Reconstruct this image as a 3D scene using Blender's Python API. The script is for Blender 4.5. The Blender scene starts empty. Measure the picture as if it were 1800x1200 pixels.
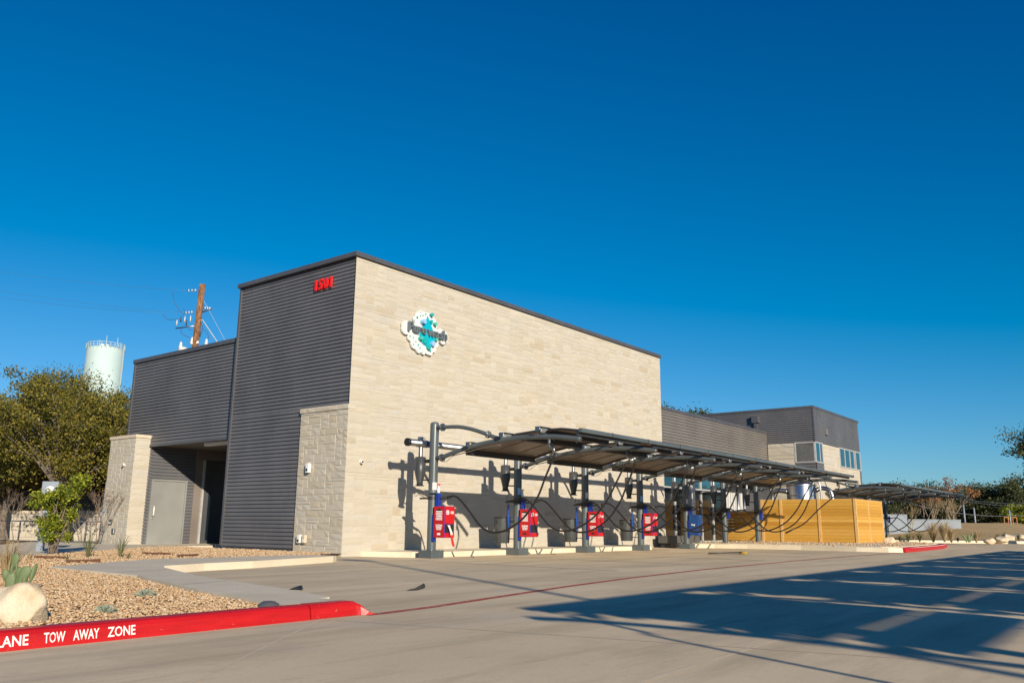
import bpy, math, random
import numpy as np
from mathutils import Vector, Matrix
rnd = random.Random(7)
NR = np.random.default_rng(11)
C = bpy.context.scene.collection
PI = math.pi

# ------------------------------------------------------------------ camera
FPX, YAW, PITCH, ROLL = 1455.26, 0.90702, 0.218397, 0.008704
CAM = Vector((-13.6704, -15.8360, 0.7767))
def cam_axes():
    cy, sy, cp, sp = math.cos(YAW), math.sin(YAW), math.cos(PITCH), math.sin(PITCH)
    w = Vector((sy*cp, cy*cp, sp)); r = Vector((cy, -sy, 0)); u = r.cross(w)
    cr, sr = math.cos(ROLL), math.sin(ROLL)
    return r*cr+u*sr, u*cr-r*sr, w
RX, UX, WX = cam_axes()
def ray(x, y): return WX + RX*((x-900)/FPX) - UX*((y-600)/FPX)
def at(x, y, depth): return CAM + ray(x, y)*depth          # photo pixel + distance -> world point
def on(x, y, axis, val):                                  # photo pixel on an axis plane -> world point
    d = ray(x, y); return CAM + d*((val-CAM[axis])/d[axis])
cd = bpy.data.cameras.new('camera'); co = bpy.data.objects.new('camera', cd); C.objects.link(co)
cd.sensor_width = 36; cd.lens = 36*FPX/1800; cd.clip_start = .05; cd.clip_end = 3000
co.matrix_world = Matrix(((RX.x, UX.x, -WX.x, CAM.x), (RX.y, UX.y, -WX.y, CAM.y), (RX.z, UX.z, -WX.z, CAM.z), (0, 0, 0, 1)))
bpy.context.scene.camera = co

# ------------------------------------------------------------------ light
SUN = Vector((.55, 1.0, -.345)).normalized()
wd = bpy.data.worlds.new('World'); bpy.context.scene.world = wd; wd.use_nodes = True
nt = wd.node_tree; bg = nt.nodes['Background']
sky = nt.nodes.new('ShaderNodeTexSky'); sky.sky_type = 'NISHITA'; sky.sun_disc = False
sky.sun_elevation = math.asin(-SUN.z); sky.sun_rotation = math.atan2(-SUN.x, -SUN.y) % (2*PI)
sky.air_density = 1.0; sky.dust_density = .1; sky.ozone_density = 3.0; sky.altitude = 200
m1 = nt.nodes.new('ShaderNodeVectorMath'); m1.operation = 'MULTIPLY_ADD'; nt.links.new(sky.outputs[0], m1.inputs[0])
m1.inputs[1].default_value = (.66, .77, .97); m1.inputs[2].default_value = (-1.19, -.27, .15)      # deep, polarised-looking winter blue
m2 = nt.nodes.new('ShaderNodeVectorMath'); m2.operation = 'MAXIMUM'; nt.links.new(m1.outputs[0], m2.inputs[0]); m2.inputs[1].default_value = (0, 0, 0)
nt.links.new(m2.outputs[0], bg.inputs[0]); bg.inputs[1].default_value = .088
sl = bpy.data.lights.new('sun', 'SUN'); sl.energy = 5.0; sl.angle = math.radians(.5); sl.color = (1.0, .875, .70)
so = bpy.data.objects.new('sun', sl); C.objects.link(so); so.rotation_euler = SUN.to_track_quat('-Z', 'Y').to_euler()
vs = bpy.context.scene.view_settings
vs.view_transform = 'Standard'; vs.look = 'None'; vs.gamma = 1; vs.exposure = 0.30
bpy.context.scene.cycles.max_bounces = 6

# ------------------------------------------------------------------ materials
class NB:
    def __init__(s, name):
        s.m = bpy.data.materials.new(name); s.m.use_nodes = True; s.t = s.m.node_tree
        s.b = s.t.nodes['Principled BSDF']; s.out = s.t.nodes['Material Output']
    def n(s, t, **k):
        nd = s.t.nodes.new(t)
        for a, v in k.items(): setattr(nd, a, v)
        return nd
    def l(s, a, b): s.t.links.new(a, b)
    def coord(s, scale=(1, 1, 1), rot=(0, 0, 0)):
        g = s.n('ShaderNodeNewGeometry'); mp = s.n('ShaderNodeMapping'); s.l(g.outputs['Position'], mp.inputs[0])
        mp.inputs['Scale'].default_value = scale; mp.inputs['Rotation'].default_value = rot
        return mp.outputs[0]
    def obj(s, scale=(1, 1, 1)):
        g = s.n('ShaderNodeTexCoord'); mp = s.n('ShaderNodeMapping'); s.l(g.outputs['Object'], mp.inputs[0]); mp.inputs['Scale'].default_value = scale
        return mp.outputs[0]
    def noise(s, vec, scale, det=4, rough=.55):
        n = s.n('ShaderNodeTexNoise'); s.l(vec, n.inputs['Vector']); n.inputs['Scale'].default_value = scale
        n.inputs['Detail'].default_value = det; n.inputs['Roughness'].default_value = rough; return n.outputs[0]
    def ramp(s, fac, stops):
        r = s.n('ShaderNodeValToRGB'); s.l(fac, r.inputs[0]); e = r.color_ramp.elements
        while len(e) < len(stops): e.new(.5)
        for q, (p, c) in zip(e, stops):
            q.position = p; q.color = (*c, 1) if len(c) == 3 else c
        return r.outputs[0]
    def rng(s, fac, a, b, lo=0, hi=1):
        r = s.n('ShaderNodeMapRange'); s.l(fac, r.inputs[0])
        for i, v in enumerate((lo, hi, a, b)): r.inputs[i+1].default_value = v
        return r.outputs[0]
    def mix(s, fac, a, b, mode='MIX'):
        m = s.n('ShaderNodeMix', data_type='RGBA', blend_type=mode)
        for sock, v in ((m.inputs[0], fac), (m.inputs[6], a), (m.inputs[7], b)):
            if hasattr(v, 'links'): s.l(v, sock)
            elif isinstance(v, tuple): sock.default_value = (*v, 1) if len(v) == 3 else v
            else: sock.default_value = v
        return m.outputs[2]
    def island(s):
        g = s.n('ShaderNodeNewGeometry'); return g.outputs['Random Per Island']
    def bump(s, h, strength=.3, dist=.01):
        b = s.n('ShaderNodeBump'); s.l(h, b.inputs['Height']); b.inputs['Strength'].default_value = strength
        b.inputs['Distance'].default_value = dist; s.l(b.outputs[0], s.b.inputs['Normal']); return b
    def set(s, color=None, rough=None, metal=None, spec=None):
        for k, v in (('Base Color', color), ('Roughness', rough), ('Metallic', metal), ('Specular IOR Level', spec)):
            if v is None: continue
            if hasattr(v, 'links'): s.l(v, s.b.inputs[k])
            elif isinstance(v, tuple): s.b.inputs[k].default_value = (*v, 1)
            else: s.b.inputs[k].default_value = v
        return s.m
M = {}
def simple(name, col, rough=.6, metal=0, var=.12, scale=6, bump=0, spec=.5):
    n = NB(name); v = n.noise(n.coord(), scale, 5)
    lo = tuple(c*(1-var) for c in col); hi = tuple(min(1, c*(1+var)) for c in col)
    c = n.ramp(v, [(.3, lo), (.7, hi)])
    n.set(c, n.rng(n.noise(n.coord(), scale*3, 3), max(.05, rough-.08), min(1, rough+.08)), metal, spec)
    if bump: n.bump(n.noise(n.coord(), scale*8, 4), bump, .01)
    M[name] = n.m; return n.m
# cream limestone
n = NB('limestone'); r = n.island(); pos = n.coord()
c = n.ramp(r, [(0, (.56, .50, .39)), (.3, (.60, .54, .43)), (.55, (.63, .575, .47)), (.75, (.58, .54, .46)), (.92, (.62, .55, .43)), (1, (.52, .44, .32))])
v = n.noise(pos, 2.2, 5); c = n.mix(.5, c, n.ramp(v, [(.25, (.80, .79, .78)), (.5, (.92, .92, .92)), (.8, (1, .97, .92))]), 'MULTIPLY')
c = n.mix(n.rng(n.noise(pos, 14, 6), 0, .25), c, (.52, .46, .36))
big = n.noise(pos, .35, 3); c = n.mix(n.rng(big, 0, .2, .45, .8), c, (.52, .50, .46))
c = n.mix(1.0, c, (.85, .86, .88), 'MULTIPLY'); n.set(c, .9, 0, .15); n.bump(n.noise(pos, 26, 6, .65), .55, .02); M['stone'] = n.m
simple('mortar', (.48, .44, .36), .95, var=.1, scale=5)
simple('stone_cap', (.58, .50, .38), .85, var=.12, scale=5, bump=.3)
# painted metal siding
def metal_paint(name, col, rough=.42):
    n = NB(name); pos = n.coord()
    c = n.ramp(n.noise(pos, .8, 4), [(.3, tuple(x*.86 for x in col)), (.7, tuple(x*1.12 for x in col))])
    c = n.mix(n.rng(n.noise(n.coord((1, 1, .3)), 9, 5), 0, .12, .5, .8), c, (.30, .26, .21))
    n.set(c, n.rng(n.noise(pos, 3, 3), rough-.07, rough+.1), .0, .5); M[name] = n.m
metal_paint('siding_dark', (.125, .125, .136)); metal_paint('siding_tan', (.155, .143, .132)); metal_paint('coping', (.075, .077, .088), .4)
metal_paint('door_paint', (.245, .25, .24), .5); metal_paint('jamb_metal', (.20, .17, .15), .45); metal_paint('soffit_metal', (.13, .11, .095), .5)
metal_paint('pole_paint', (.082, .10, .108), .33); metal_paint('bracket_paint', (.17, .185, .19), .4); metal_paint('panel_dark', (.028, .03, .036), .45); metal_paint('canister_paint', (.045, .05, .055), .38)
simple('panel_under', (.22, .185, .155), .38, .5, .15, 3)
simple('galvanised', (.36, .37, .38), .38, 1.0, .15, 14)
simple('stainless', (.52, .52, .53), .28, 1.0, .12, 5)
simple('white_frame', (.40, .40, .39), .45)
simple('light_panel', (.50, .50, .50), .5, .2)
simple('black_rubber', (.016, .015, .015), .5, 0, .2, 8, 0, .4)
simple('black_plastic', (.02, .02, .022), .45)
simple('dark_box', (.085, .083, .08), .6)
simple('trash_grey', (.055, .062, .065), .5, 0, .12, 8)
simple('blue_paint', (.01, .035, .28), .4, 0, .1, 4)
simple('blue_box', (.012, .06, .22), .4)
simple('blue_hose', (.01, .08, .42), .4)
simple('sign_red', (.48, .008, .011), .4, 0, .06, 4)
simple('number_red', (.70, .012, .01), .45, 0, .05)
simple('white_paint', (.80, .80, .78), .5, 0, .06)
simple('lamp_white', (.75, .73, .68), .4, 0, .05)
simple('cloth', (.62, .58, .55), .9, 0, .1, 20)
simple('logo_white', (.66, .67, .65), .5, 0, .03)
simple('logo_grey', (.12, .145, .16), .45, 0, .05)
simple('logo_teal', (.01, .36, .34), .4, 0, .05); simple('logo_cyan', (.0, .38, .50), .4, 0, .05); simple('logo_blue', (.27, .48, .72), .4, 0, .05)
simple('logo_green', (.06, .45, .36), .4, 0, .05)
simple('tower_white', (.44, .56, .55), .6, 0, .05, .3)
simple('porcelain', (.62, .60, .56), .35)
simple('wire', (.05, .05, .055), .5)
simple('wire_pale', (.50, .50, .50), .5); simple('wire_sky', (.13, .20, .30), .6)
simple('orange_rack', (.45, .17, .06), .5)
simple('white_wall_shaded', (.22, .26, .30), .7, 0, .06, 1)  # white wall darkened to blue-grey: the shade on it is put into the colour
simple('rust_steel', (.16, .075, .04), .8, .3, .3, 20)
simple('meter_grey', (.24, .28, .33), .5, .2, .08)
simple('pipe_teal', (.10, .25, .30), .5)
simple('yellow', (.42, .28, .05), .5)
simple('agave_grey', (.23, .27, .21), .6, 0, .2, 20)
simple('yucca_green', (.12, .16, .07), .6, 0, .3, 20)
simple('bronze_blade', (.25, .19, .09), .7, 0, .3, 20)
simple('twig', (.20, .155, .12), .9, 0, .25, 10)
# bark
n = NB('bark'); pos = n.coord(); v = n.noise(pos, 9, 6, .7)
n.set(n.ramp(v, [(.3, (.07, .055, .042)), (.6, (.20, .17, .14)), (.8, (.30, .27, .23))]), .95, 0, .1); n.bump(v, .8, .03); M['bark'] = n.m
# pole wood
n = NB('pole_wood'); v = n.noise(n.coord((5, 5, .9)), 3, 6, .7)
n.set(n.ramp(v, [(.36, (.07, .035, .018)), (.5, (.21, .105, .055)), (.64, (.36, .20, .11))]), .85, 0, .2); n.bump(v, .5, .02); M['pole_wood'] = n.m
# cedar boards
n = NB('cedar'); r = n.island(); g = n.noise(n.coord((1.2, 1.2, 22)), 2.2, 6, .6)
c = n.ramp(r, [(0, (.36, .155, .018)), (.2, (.53, .285, .045)), (.5, (.60, .34, .065)), (.75, (.46, .22, .028)), (1, (.66, .39, .095))])
c = n.mix(n.rng(g, 0, .5, .45, .8), c, (.34, .17, .03)); n.set(c, .6, 0, .3); n.bump(g, .15, .01); M['cedar'] = n.m
simple('cedar_trim', (.60, .38, .15), .6, 0, .15, 8)
# glass
n = NB('glass_dark'); n.set((.012, .022, .028), .03, 0, 1.0); n.b.inputs['IOR'].default_value = 2.6
v = n.noise(n.coord(), .8, 2); n.bump(v, .03, .05); M['glass'] = n.m
n = NB('glass_store'); n.set((.010, .014, .017), .06, 0, .6); n.b.inputs['IOR'].default_value = 1.45; M['glass_store'] = n.m
n = NB('glass_blue'); n.set((.02, .08, .12), .04, 0, .9); n.b.inputs['IOR'].default_value = 1.9; M['glass_blue'] = n.m
# concrete pavement
n = NB('concrete_pavement'); pos = n.coord()
v1 = n.noise(pos, .22, 6, .6); v2 = n.noise(n.coord((.22, 1.5, 1), (0, 0, .09)), 1.1, 7, .68); v5 = n.noise(n.coord((.8, 1.1, 1)), .55, 7, .7); v3 = n.noise(pos, 38, 4, .6); v4 = n.noise(n.coord((.5, .5, 1)), 1.2, 6, .65)
c = n.ramp(v1, [(.28, (.62, .50, .34)), (.5, (.72, .585, .395)), (.72, (.80, .66, .46))])
c = n.mix(n.rng(v2, 0, .6, .46, .68), c, (.38, .32, .22))
c = n.mix(n.rng(v4, 0, .55, .55, .8), c, (.60, .53, .45))
c = n.mix(.5, c, n.ramp(v3, [(.3, (.80, .80, .80)), (.7, (1, 1, 1))]), 'MULTIPLY')
c = n.mix(n.rng(v5, 0, .55, .52, .72), c, (.46, .37, .26)); c = n.mix(n.rng(n.noise(n.coord((1, 1.6, 1)), 4.5, 6, .7), 0, .35, .55, .75), c, (.40, .345, .27))
sp = n.n('ShaderNodeTexVoronoi'); n.l(pos, sp.inputs['Vector']); sp.inputs['Scale'].default_value = 1.1
c = n.mix(n.rng(sp.outputs['Distance'], .75, 0, 0, .035), c, (.22, .18, .14))
n.set(c, 1.0, 0, .0); n.bump(n.noise(pos, 90, 4), .12, .01); M['pavement'] = n.m
n = NB('kerb_concrete'); pos = n.coord()
c = n.ramp(n.noise(pos, 1.6, 6), [(.3, (.64, .56, .42)), (.7, (.74, .66, .51))]); c = n.mix(n.rng(n.noise(pos, 30, 4), 0, .3, .4, .8), c, (.48, .40, .3))
n.set(c, 1.0, 0, .0); n.bump(n.noise(pos, 60, 4), .2, .01); M['kerb'] = n.m
n = NB('red_kerb_paint'); pos = n.coord(); w = n.noise(pos, 22, 6, .7); w2 = n.noise(n.coord((1, 4, 8)), 3, 5)
c = n.ramp(w2, [(.3, (.38, .005, .006)), (.7, (.50, .009, .009))]); c = n.mix(n.rng(w, 0, .8, .66, .72), c, (.40, .24, .18))
n.set(c, .42, 0, .5); n.bump(n.noise(pos, 40, 4), .25, .008); M['red_kerb'] = n.m
def worn(name, col, lo, hi, base=(.48, .41, .33)):
    n = NB(name); w = n.noise(n.coord(), 9, 6, .7); n.set(n.mix(n.rng(w, 1, 0, lo, hi), base, col), .8, 0, .2); M[name] = n.m
worn('red_line', (.42, .06, .05), .48, .75); worn('white_line', (.72, .68, .62), .36, .62); worn('stencil_white', (.78, .76, .72), .60, .72, (.55, .03, .03))
simple('joint', (.66, .57, .45), .9); simple('joint_dark', (.10, .085, .07), .9)
# gravel bed, dirt, dry grass
n = NB('gravel_bed'); pos = n.coord(); vo = n.n('ShaderNodeTexVoronoi'); n.l(pos, vo.inputs['Vector']); vo.inputs['Scale'].default_value = 26
sepc = n.n('ShaderNodeSeparateColor'); n.l(vo.outputs['Color'], sepc.inputs[0])
c = n.ramp(sepc.outputs[0], [(0, (.30, .17, .09)), (.3, (.44, .28, .16)), (.6, (.52, .37, .24)), (.85, (.60, .48, .35)), (1, (.36, .25, .18))])
c = n.mix(n.rng(vo.outputs['Distance'], 0, .7, .35, .8), c, (.14, .09, .055)); n.set(c, .95, 0, .1); n.bump(n.rng(vo.outputs['Distance'], 1, 0), .9, .03); M['gravel_bed'] = n.m
n = NB('gravel_stone'); r = n.island()
c = n.ramp(r, [(0, (.34, .21, .11)), (.2, (.48, .31, .17)), (.45, (.58, .41, .24)), (.7, (.64, .49, .31)), (.88, (.50, .35, .2)), (1, (.72, .61, .45))])
c = n.mix(n.rng(n.noise(n.coord(), 40, 4), 0, .35), c, (.32, .19, .11)); n.set(c, .85, 0, .2); n.bump(n.noise(n.coord(), 70, 4), .4, .01); M['gravel_stone'] = n.m
n = NB('earth'); pos = n.coord(); v = n.noise(pos, .6, 7, .65)
n.set(n.ramp(v, [(.3, (.17, .105, .06)), (.5, (.27, .175, .095)), (.7, (.35, .24, .13))]), .95, 0, .1); n.bump(n.noise(pos, 5, 7, .7), .8, .08); M['earth'] = n.m
n = NB('dry_field'); pos = n.coord(); v = n.noise(n.coord((1, .3, 1)), .5, 7, .65)
c = n.ramp(v, [(.3, (.33, .22, .10)), (.5, (.50, .35, .17)), (.7, (.60, .44, .24))]); c = n.mix(n.rng(n.noise(pos, 3, 6), 0, .5, .5, .8), c, (.26, .20, .09))
n.set(c, .95, 0, .1); n.bump(n.noise(pos, 8, 6), .7, .08); M['dry_field'] = n.m
n = NB('boulder'); pos = n.coord(); v = n.noise(pos, 4, 7, .65)
n.set(n.ramp(v, [(.25, (.42, .29, .15)), (.45, (.60, .49, .34)), (.7, (.72, .64, .50))]), .9, 0, .15); n.bump(n.noise(pos, 12, 7, .7), .8, .03); M['boulder'] = n.m
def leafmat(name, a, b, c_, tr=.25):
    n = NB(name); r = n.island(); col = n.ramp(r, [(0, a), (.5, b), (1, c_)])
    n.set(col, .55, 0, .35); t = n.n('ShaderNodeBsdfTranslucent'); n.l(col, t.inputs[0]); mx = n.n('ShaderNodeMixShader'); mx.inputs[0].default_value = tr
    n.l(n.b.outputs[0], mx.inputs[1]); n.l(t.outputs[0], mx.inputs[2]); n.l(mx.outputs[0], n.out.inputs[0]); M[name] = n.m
leafmat('oak_leaf', (.05, .062, .012), (.16, .15, .022), (.33, .255, .04), .3)
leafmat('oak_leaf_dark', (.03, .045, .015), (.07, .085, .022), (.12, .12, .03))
leafmat('far_leaf', (.030, .048, .020), (.065, .080, .026), (.11, .11, .035))
leafmat('bright_leaf', (.035, .065, .008), (.16, .20, .014), (.42, .42, .03))
leafmat('rust_leaf', (.18, .08, .03), (.30, .14, .05), (.36, .20, .09))
leafmat('pad_green', (.075, .115, .055), (.11, .16, .075), (.19, .20, .06), .05)
leafmat('straw', (.30, .22, .11), (.45, .34, .18), (.56, .45, .27))
leafmat('green_blade', (.07, .09, .03), (.13, .15, .06), (.22, .22, .10))

# ------------------------------------------------------------------ mesh helpers
class MB:
    def __init__(s): s.v = []; s.f = []; s.mi = []; s.sm = []; s.mats = []
    def mat(s, m):
        if m not in s.mats: s.mats.append(m)
        return s.mats.index(m)
    def add(s, vs, fs, m=None, smooth=False):
        b = len(s.v); k = s.mat(m) if m else 0
        s.v += [tuple(v) for v in vs]; s.f += [tuple(i+b for i in f) for f in fs]; s.mi += [k]*len(fs); s.sm += [smooth]*len(fs); return s
    def box(s, x0, x1, y0, y1, z0, z1, m=None):
        v = [(x, y, z) for x in (x0, x1) for y in (y0, y1) for z in (z0, z1)]
        return s.add(v, [(0, 1, 3, 2), (4, 6, 7, 5), (0, 4, 5, 1), (2, 3, 7, 6), (0, 2, 6, 4), (1, 5, 7, 3)], m)
    def bbox(s, x0, x1, y0, y1, z0, z1, r=.01, m=None):       # box with chamfered edges
        bm = bmesh_new(); import bmesh
        bmesh.ops.create_cube(bm, size=1)
        for v in bm.verts: v.co = Vector(((x0+x1)/2+v.co.x*(x1-x0), (y0+y1)/2+v.co.y*(y1-y0), (z0+z1)/2+v.co.z*(z1-z0)))
        bmesh.ops.bevel(bm, geom=bm.edges[:], offset=r, segments=2, affect='EDGES', profile=.5)
        bm.verts.index_update()
        s.add([v.co[:] for v in bm.verts], [[v.index for v in f.verts] for f in bm.faces], m); bm.free(); return s
    def tube(s, pts, r, n=10, m=None, caps=True, smooth=True):
        pts = [Vector(p) for p in pts]; R = r if isinstance(r, (list, tuple)) else [r]*len(pts)
        T = []
        for i in range(len(pts)):
            d = pts[min(i+1, len(pts)-1)]-pts[max(i-1, 0)]; T.append(d.normalized() if d.length > 1e-9 else Vector((0, 0, 1)))
        up = Vector((0, 0, 1)) if abs(T[0].z) < .9 else Vector((1, 0, 0)); u = T[0].cross(up).normalized()
        vs, fs = [], []
        for i, p in enumerate(pts):
            u = (u - T[i]*u.dot(T[i])); u = u.normalized() if u.length > 1e-6 else T[i].orthogonal().normalized(); w = T[i].cross(u)
            for k in range(n):
                a = 2*PI*k/n; vs.append(p+(u*math.cos(a)+w*math.sin(a))*R[i])
        for i in range(len(pts)-1):
            for k in range(n): k2 = (k+1) % n; fs.append((i*n+k, i*n+k2, (i+1)*n+k2, (i+1)*n+k))
        s.add(vs, fs, m, smooth)
        if caps:
            b = len(s.v)-len(vs); kk = s.mat(m) if m else 0
            s.f += [tuple(b+k for k in range(n))[::-1], tuple(b+(len(pts)-1)*n+k for k in range(n))]; s.mi += [kk]*2; s.sm += [False]*2
        return s
    def cyl(s, a, b, r, n=16, m=None): return s.tube([a, b], r, n, m)
    def lathe(s, c, prof, n=20, m=None, axis='z'):            # prof: (r, h)
        vs, fs = [], []
        for r, h in prof:
            for k in range(n):
                a = 2*PI*k/n; x, y = r*math.cos(a), r*math.sin(a)
                vs.append({'z': (c[0]+x, c[1]+y, c[2]+h), 'x': (c[0]+h, c[1]+x, c[2]+y), 'y': (c[0]+x, c[1]+h, c[2]+y)}[axis])
        for i in range(len(prof)-1):
            for k in range(n): k2 = (k+1) % n; fs.append((i*n+k, i*n+k2, (i+1)*n+k2, (i+1)*n+k))
        return s.add(vs, fs, m, True)
    def prism(s, poly, z0, z1, m=None):
        n = len(poly); vs = [(x, y, z0) for x, y in poly]+[(x, y, z1) for x, y in poly]
        fs = [tuple(range(n))[::-1], tuple(range(n, 2*n))]+[(i, (i+1) % n, n+(i+1) % n, n+i) for i in range(n)]
        return s.add(vs, fs, m)
    def quads(s, V, m=None):                                   # V: (N,4,3) array of loose quads
        V = np.asarray(V, float); N = len(V); b = len(s.v); k = s.mat(m) if m else 0
        s.v += [tuple(p) for p in V.reshape(-1, 3).tolist()]; s.f += [(b+4*i, b+4*i+1, b+4*i+2, b+4*i+3) for i in range(N)]
        s.mi += [k]*N; s.sm += [False]*N; return s
    def build(s, name, mat=None, parent=None, loc=None):
        me = bpy.data.meshes.new(name); off = Vector(loc) if loc is not None else Vector((0, 0, 0))
        me.from_pydata([(v[0]-off.x, v[1]-off.y, v[2]-off.z) for v in s.v], [], s.f)
        mats = s.mats if s.mats else [mat]
        if s.mats and None in s.mats: mats = [mat if q is None else q for q in s.mats]
        for q in mats: me.materials.append(M[q] if isinstance(q, str) else q)
        me.polygons.foreach_set('material_index', s.mi); me.polygons.foreach_set('use_smooth', s.sm); me.update()
        o = bpy.data.objects.new(name, me); C.objects.link(o)
        if loc is not None: o.location = off
        if parent is not None: o.parent = parent
        return o
def bmesh_new():
    import bmesh; return bmesh.new()
def tag(o, label=None, cat=None, group=None, kind=None):
    if label: o['label'] = label
    if cat: o['category'] = cat
    if group: o['group'] = group
    if kind: o['kind'] = kind
    return o
def thing(name, label, cat, loc=(0, 0, 0), group=None):
    o = bpy.data.objects.new(name, None); C.objects.link(o); o.location = loc; o.empty_display_size = .2
    return tag(o, label, cat, group)
def structure(o): o['kind'] = 'structure'; return o
def copy_tree(o, parent=None):
    c = o.copy(); C.objects.link(c)
    if parent is not None: c.parent = parent
    for ch in list(o.children): copy_tree(ch, c)
    return c
def text_mesh(mb, s, size, place, depth=.004, m=None, offset=0.0, align='CENTER', xs=1.0, res=2):
    """flat extruded lettering; place(u, v, d) maps text coordinates to 3D"""
    cu = bpy.data.curves.new('t', 'FONT'); cu.body = s; cu.size = size; cu.extrude = depth/2; cu.offset = offset; cu.align_x = align; cu.align_y = 'CENTER'; cu.resolution_u = res
    o = bpy.data.objects.new('t', cu); C.objects.link(o); dg = bpy.context.evaluated_depsgraph_get(); dg.update()
    me = o.evaluated_get(dg).to_mesh()
    mb.add([place(v.co.x*xs, v.co.y, v.co.z+depth/2) for v in me.vertices], [tuple(p.vertices) for p in me.polygons], m)
    bpy.data.objects.remove(o); bpy.data.curves.remove(cu); return mb
def sweep(mb, prof, path, m=None):
    n = len(prof); vs = []; P = [Vector((a, b, 0)) for a, b in path]
    for i, p in enumerate(P):
        d0 = (P[i]-P[i-1]).normalized() if i else (P[1]-P[0]).normalized(); d1 = (P[i+1]-P[i]).normalized() if i < len(P)-1 else d0
        n0 = Vector((-d0.y, d0.x, 0)); n1 = Vector((-d1.y, d1.x, 0)); nn = (n0+n1).normalized(); k = 1/max(.4, nn.dot(n0))
        for u, z in prof: vs.append(p+nn*u*k+Vector((0, 0, z)))
    fs = [(i*n+j, (i+1)*n+j, (i+1)*n+j+1, i*n+j+1) for i in range(len(P)-1) for j in range(n-1)]
    fs += [tuple(range(n)), tuple(range((len(P)-1)*n, len(P)*n))[::-1]]
    return mb.add(vs, fs, m)
KERB = [(0, 0), (.015, .085), (.03, .108), (.055, .12), (.16, .12), (.16, 0)]

def ashlar(mb, u0, u1, z0, z1, f, seed, relief=.012, hu=.105, wu=.11, m='stone'):
    """random ashlar stonework; f(u, z, d) -> point, d outwards"""
    rr = random.Random(seed); nz = max(1, round((z1-z0)/hu)); nu = max(1, round((u1-u0)/wu)); h = (z1-z0)/nz; w = (u1-u0)/nu
    occ = [[False]*nu for _ in range(nz)]
    for j in range(nz):
        i = 0
        while i < nu:
            if occ[j][i]: i += 1; continue
            ht = rr.choices((1, 2, 3), (.24, .64, .12))[0]; wt = rr.randint(3, 8) if ht > 1 else rr.randint(4, 10)
            ht = min(ht, nz-j)
            if nz-j-ht == 1 and ht < 3: ht += 0
            k = 0
            while k < wt and i+k < nu and not occ[j][i+k]: k += 1
            if i+k < nu and not occ[j][i+k] and (i+k+1 >= nu or occ[j][i+k+1]): k += 1
            for a in range(ht):
                for b in range(k): occ[j+a][i+b] = True
            jt = .005; a0, a1, b0, b1 = u0+i*w+jt, u0+(i+k)*w-jt, z0+j*h+jt, z0+(j+ht)*h-jt
            base = rr.uniform(.3, 1)*relief; vs = []; gu, gv = (4 if a1-a0 > .4 else 3), 3
            for p in range(gv):
                for q in range(gu):
                    e = (p in (0, gv-1)) or (q in (0, gu-1)); ch = .004
                    uu = a0+(a1-a0)*q/(gu-1); zz = b0+(b1-b0)*p/(gv-1)
                    if not e: uu += rr.uniform(-.02, .02); zz += rr.uniform(-.015, .015)
                    else: uu += ch if q == 0 else -ch if q == gu-1 else 0; zz += ch if p == 0 else -ch if p == gv-1 else 0
                    vs.append(f(uu, zz, base+(rr.uniform(.1, .9)*relief if not e else rr.uniform(-.1, .2)*relief)))
            nb = len(vs)
            vs += [f(a0, b0, -.012), f(a1, b0, -.012), f(a1, b1, -.012), f(a0, b1, -.012)]
            fs = [(p*gu+q, p*gu+q+1, (p+1)*gu+q+1, (p+1)*gu+q) for p in range(gv-1) for q in range(gu-1)]
            c0, c1, c2, c3 = 0, gu-1, gu*gv-1, gu*(gv-1)
            fs += [(nb, nb+1)+tuple(range(c1, c0-1, -1)), (nb+1, nb+2)+tuple(c1+gu*t for t in range(gv-1, -1, -1)), (nb+2, nb+3)+tuple(range(c3, c2+1)), (nb+3, nb)+tuple(gu*t for t in range(gv))]
            mb.add(vs, fs, m); i += k
    mb.add([f(u0, z0, 0), f(u1, z0, 0), f(u1, z1, 0), f(u0, z1, 0)], [(0, 1, 2, 3)], 'mortar'); return mb
def ribs(mb, u0, u1, z0, z1, f, m, pitch=.102):
    """horizontal box-rib cladding; f(u, z, d)"""
    n = max(1, round((z1-z0)/pitch)); p = (z1-z0)/n; vs = []
    prof = []
    for i in range(n):
        z = z0+i*p
        prof += [(z+.001, 0), (z+p*.20, .0), (z+p*.27, .034), (z+p*.62, .038), (z+p-.003, .034)]
    prof += [(z1, 0)]
    for z, d in prof: vs += [f(u0, z, d), f(u1, z, d)]
    mb.add(vs, [(2*i, 2*i+1, 2*i+3, 2*i+2) for i in range(len(prof)-1)], m); return mb

# ------------------------------------------------------------------ ground
def sheet(name, poly, z, mat, thick=None):
    mb = MB(); mb.add([(x, y, z) for x, y in poly], [tuple(range(len(poly)))]); return structure(mb.build(name, mat))
sheet('ground', [(-900, -900), (1500, -900), (1500, 1500), (-900, 1500)], -.03, 'earth')
sheet('pavement', [(-60, -60), (60, -60), (60, 0), (44, 0.5), (33, 2), (22, .3), (-2, .3), (-3, -1.2), (-7.2, -1.6), (-9, -9.9), (-60, -9.9)], 0, 'pavement')
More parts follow.
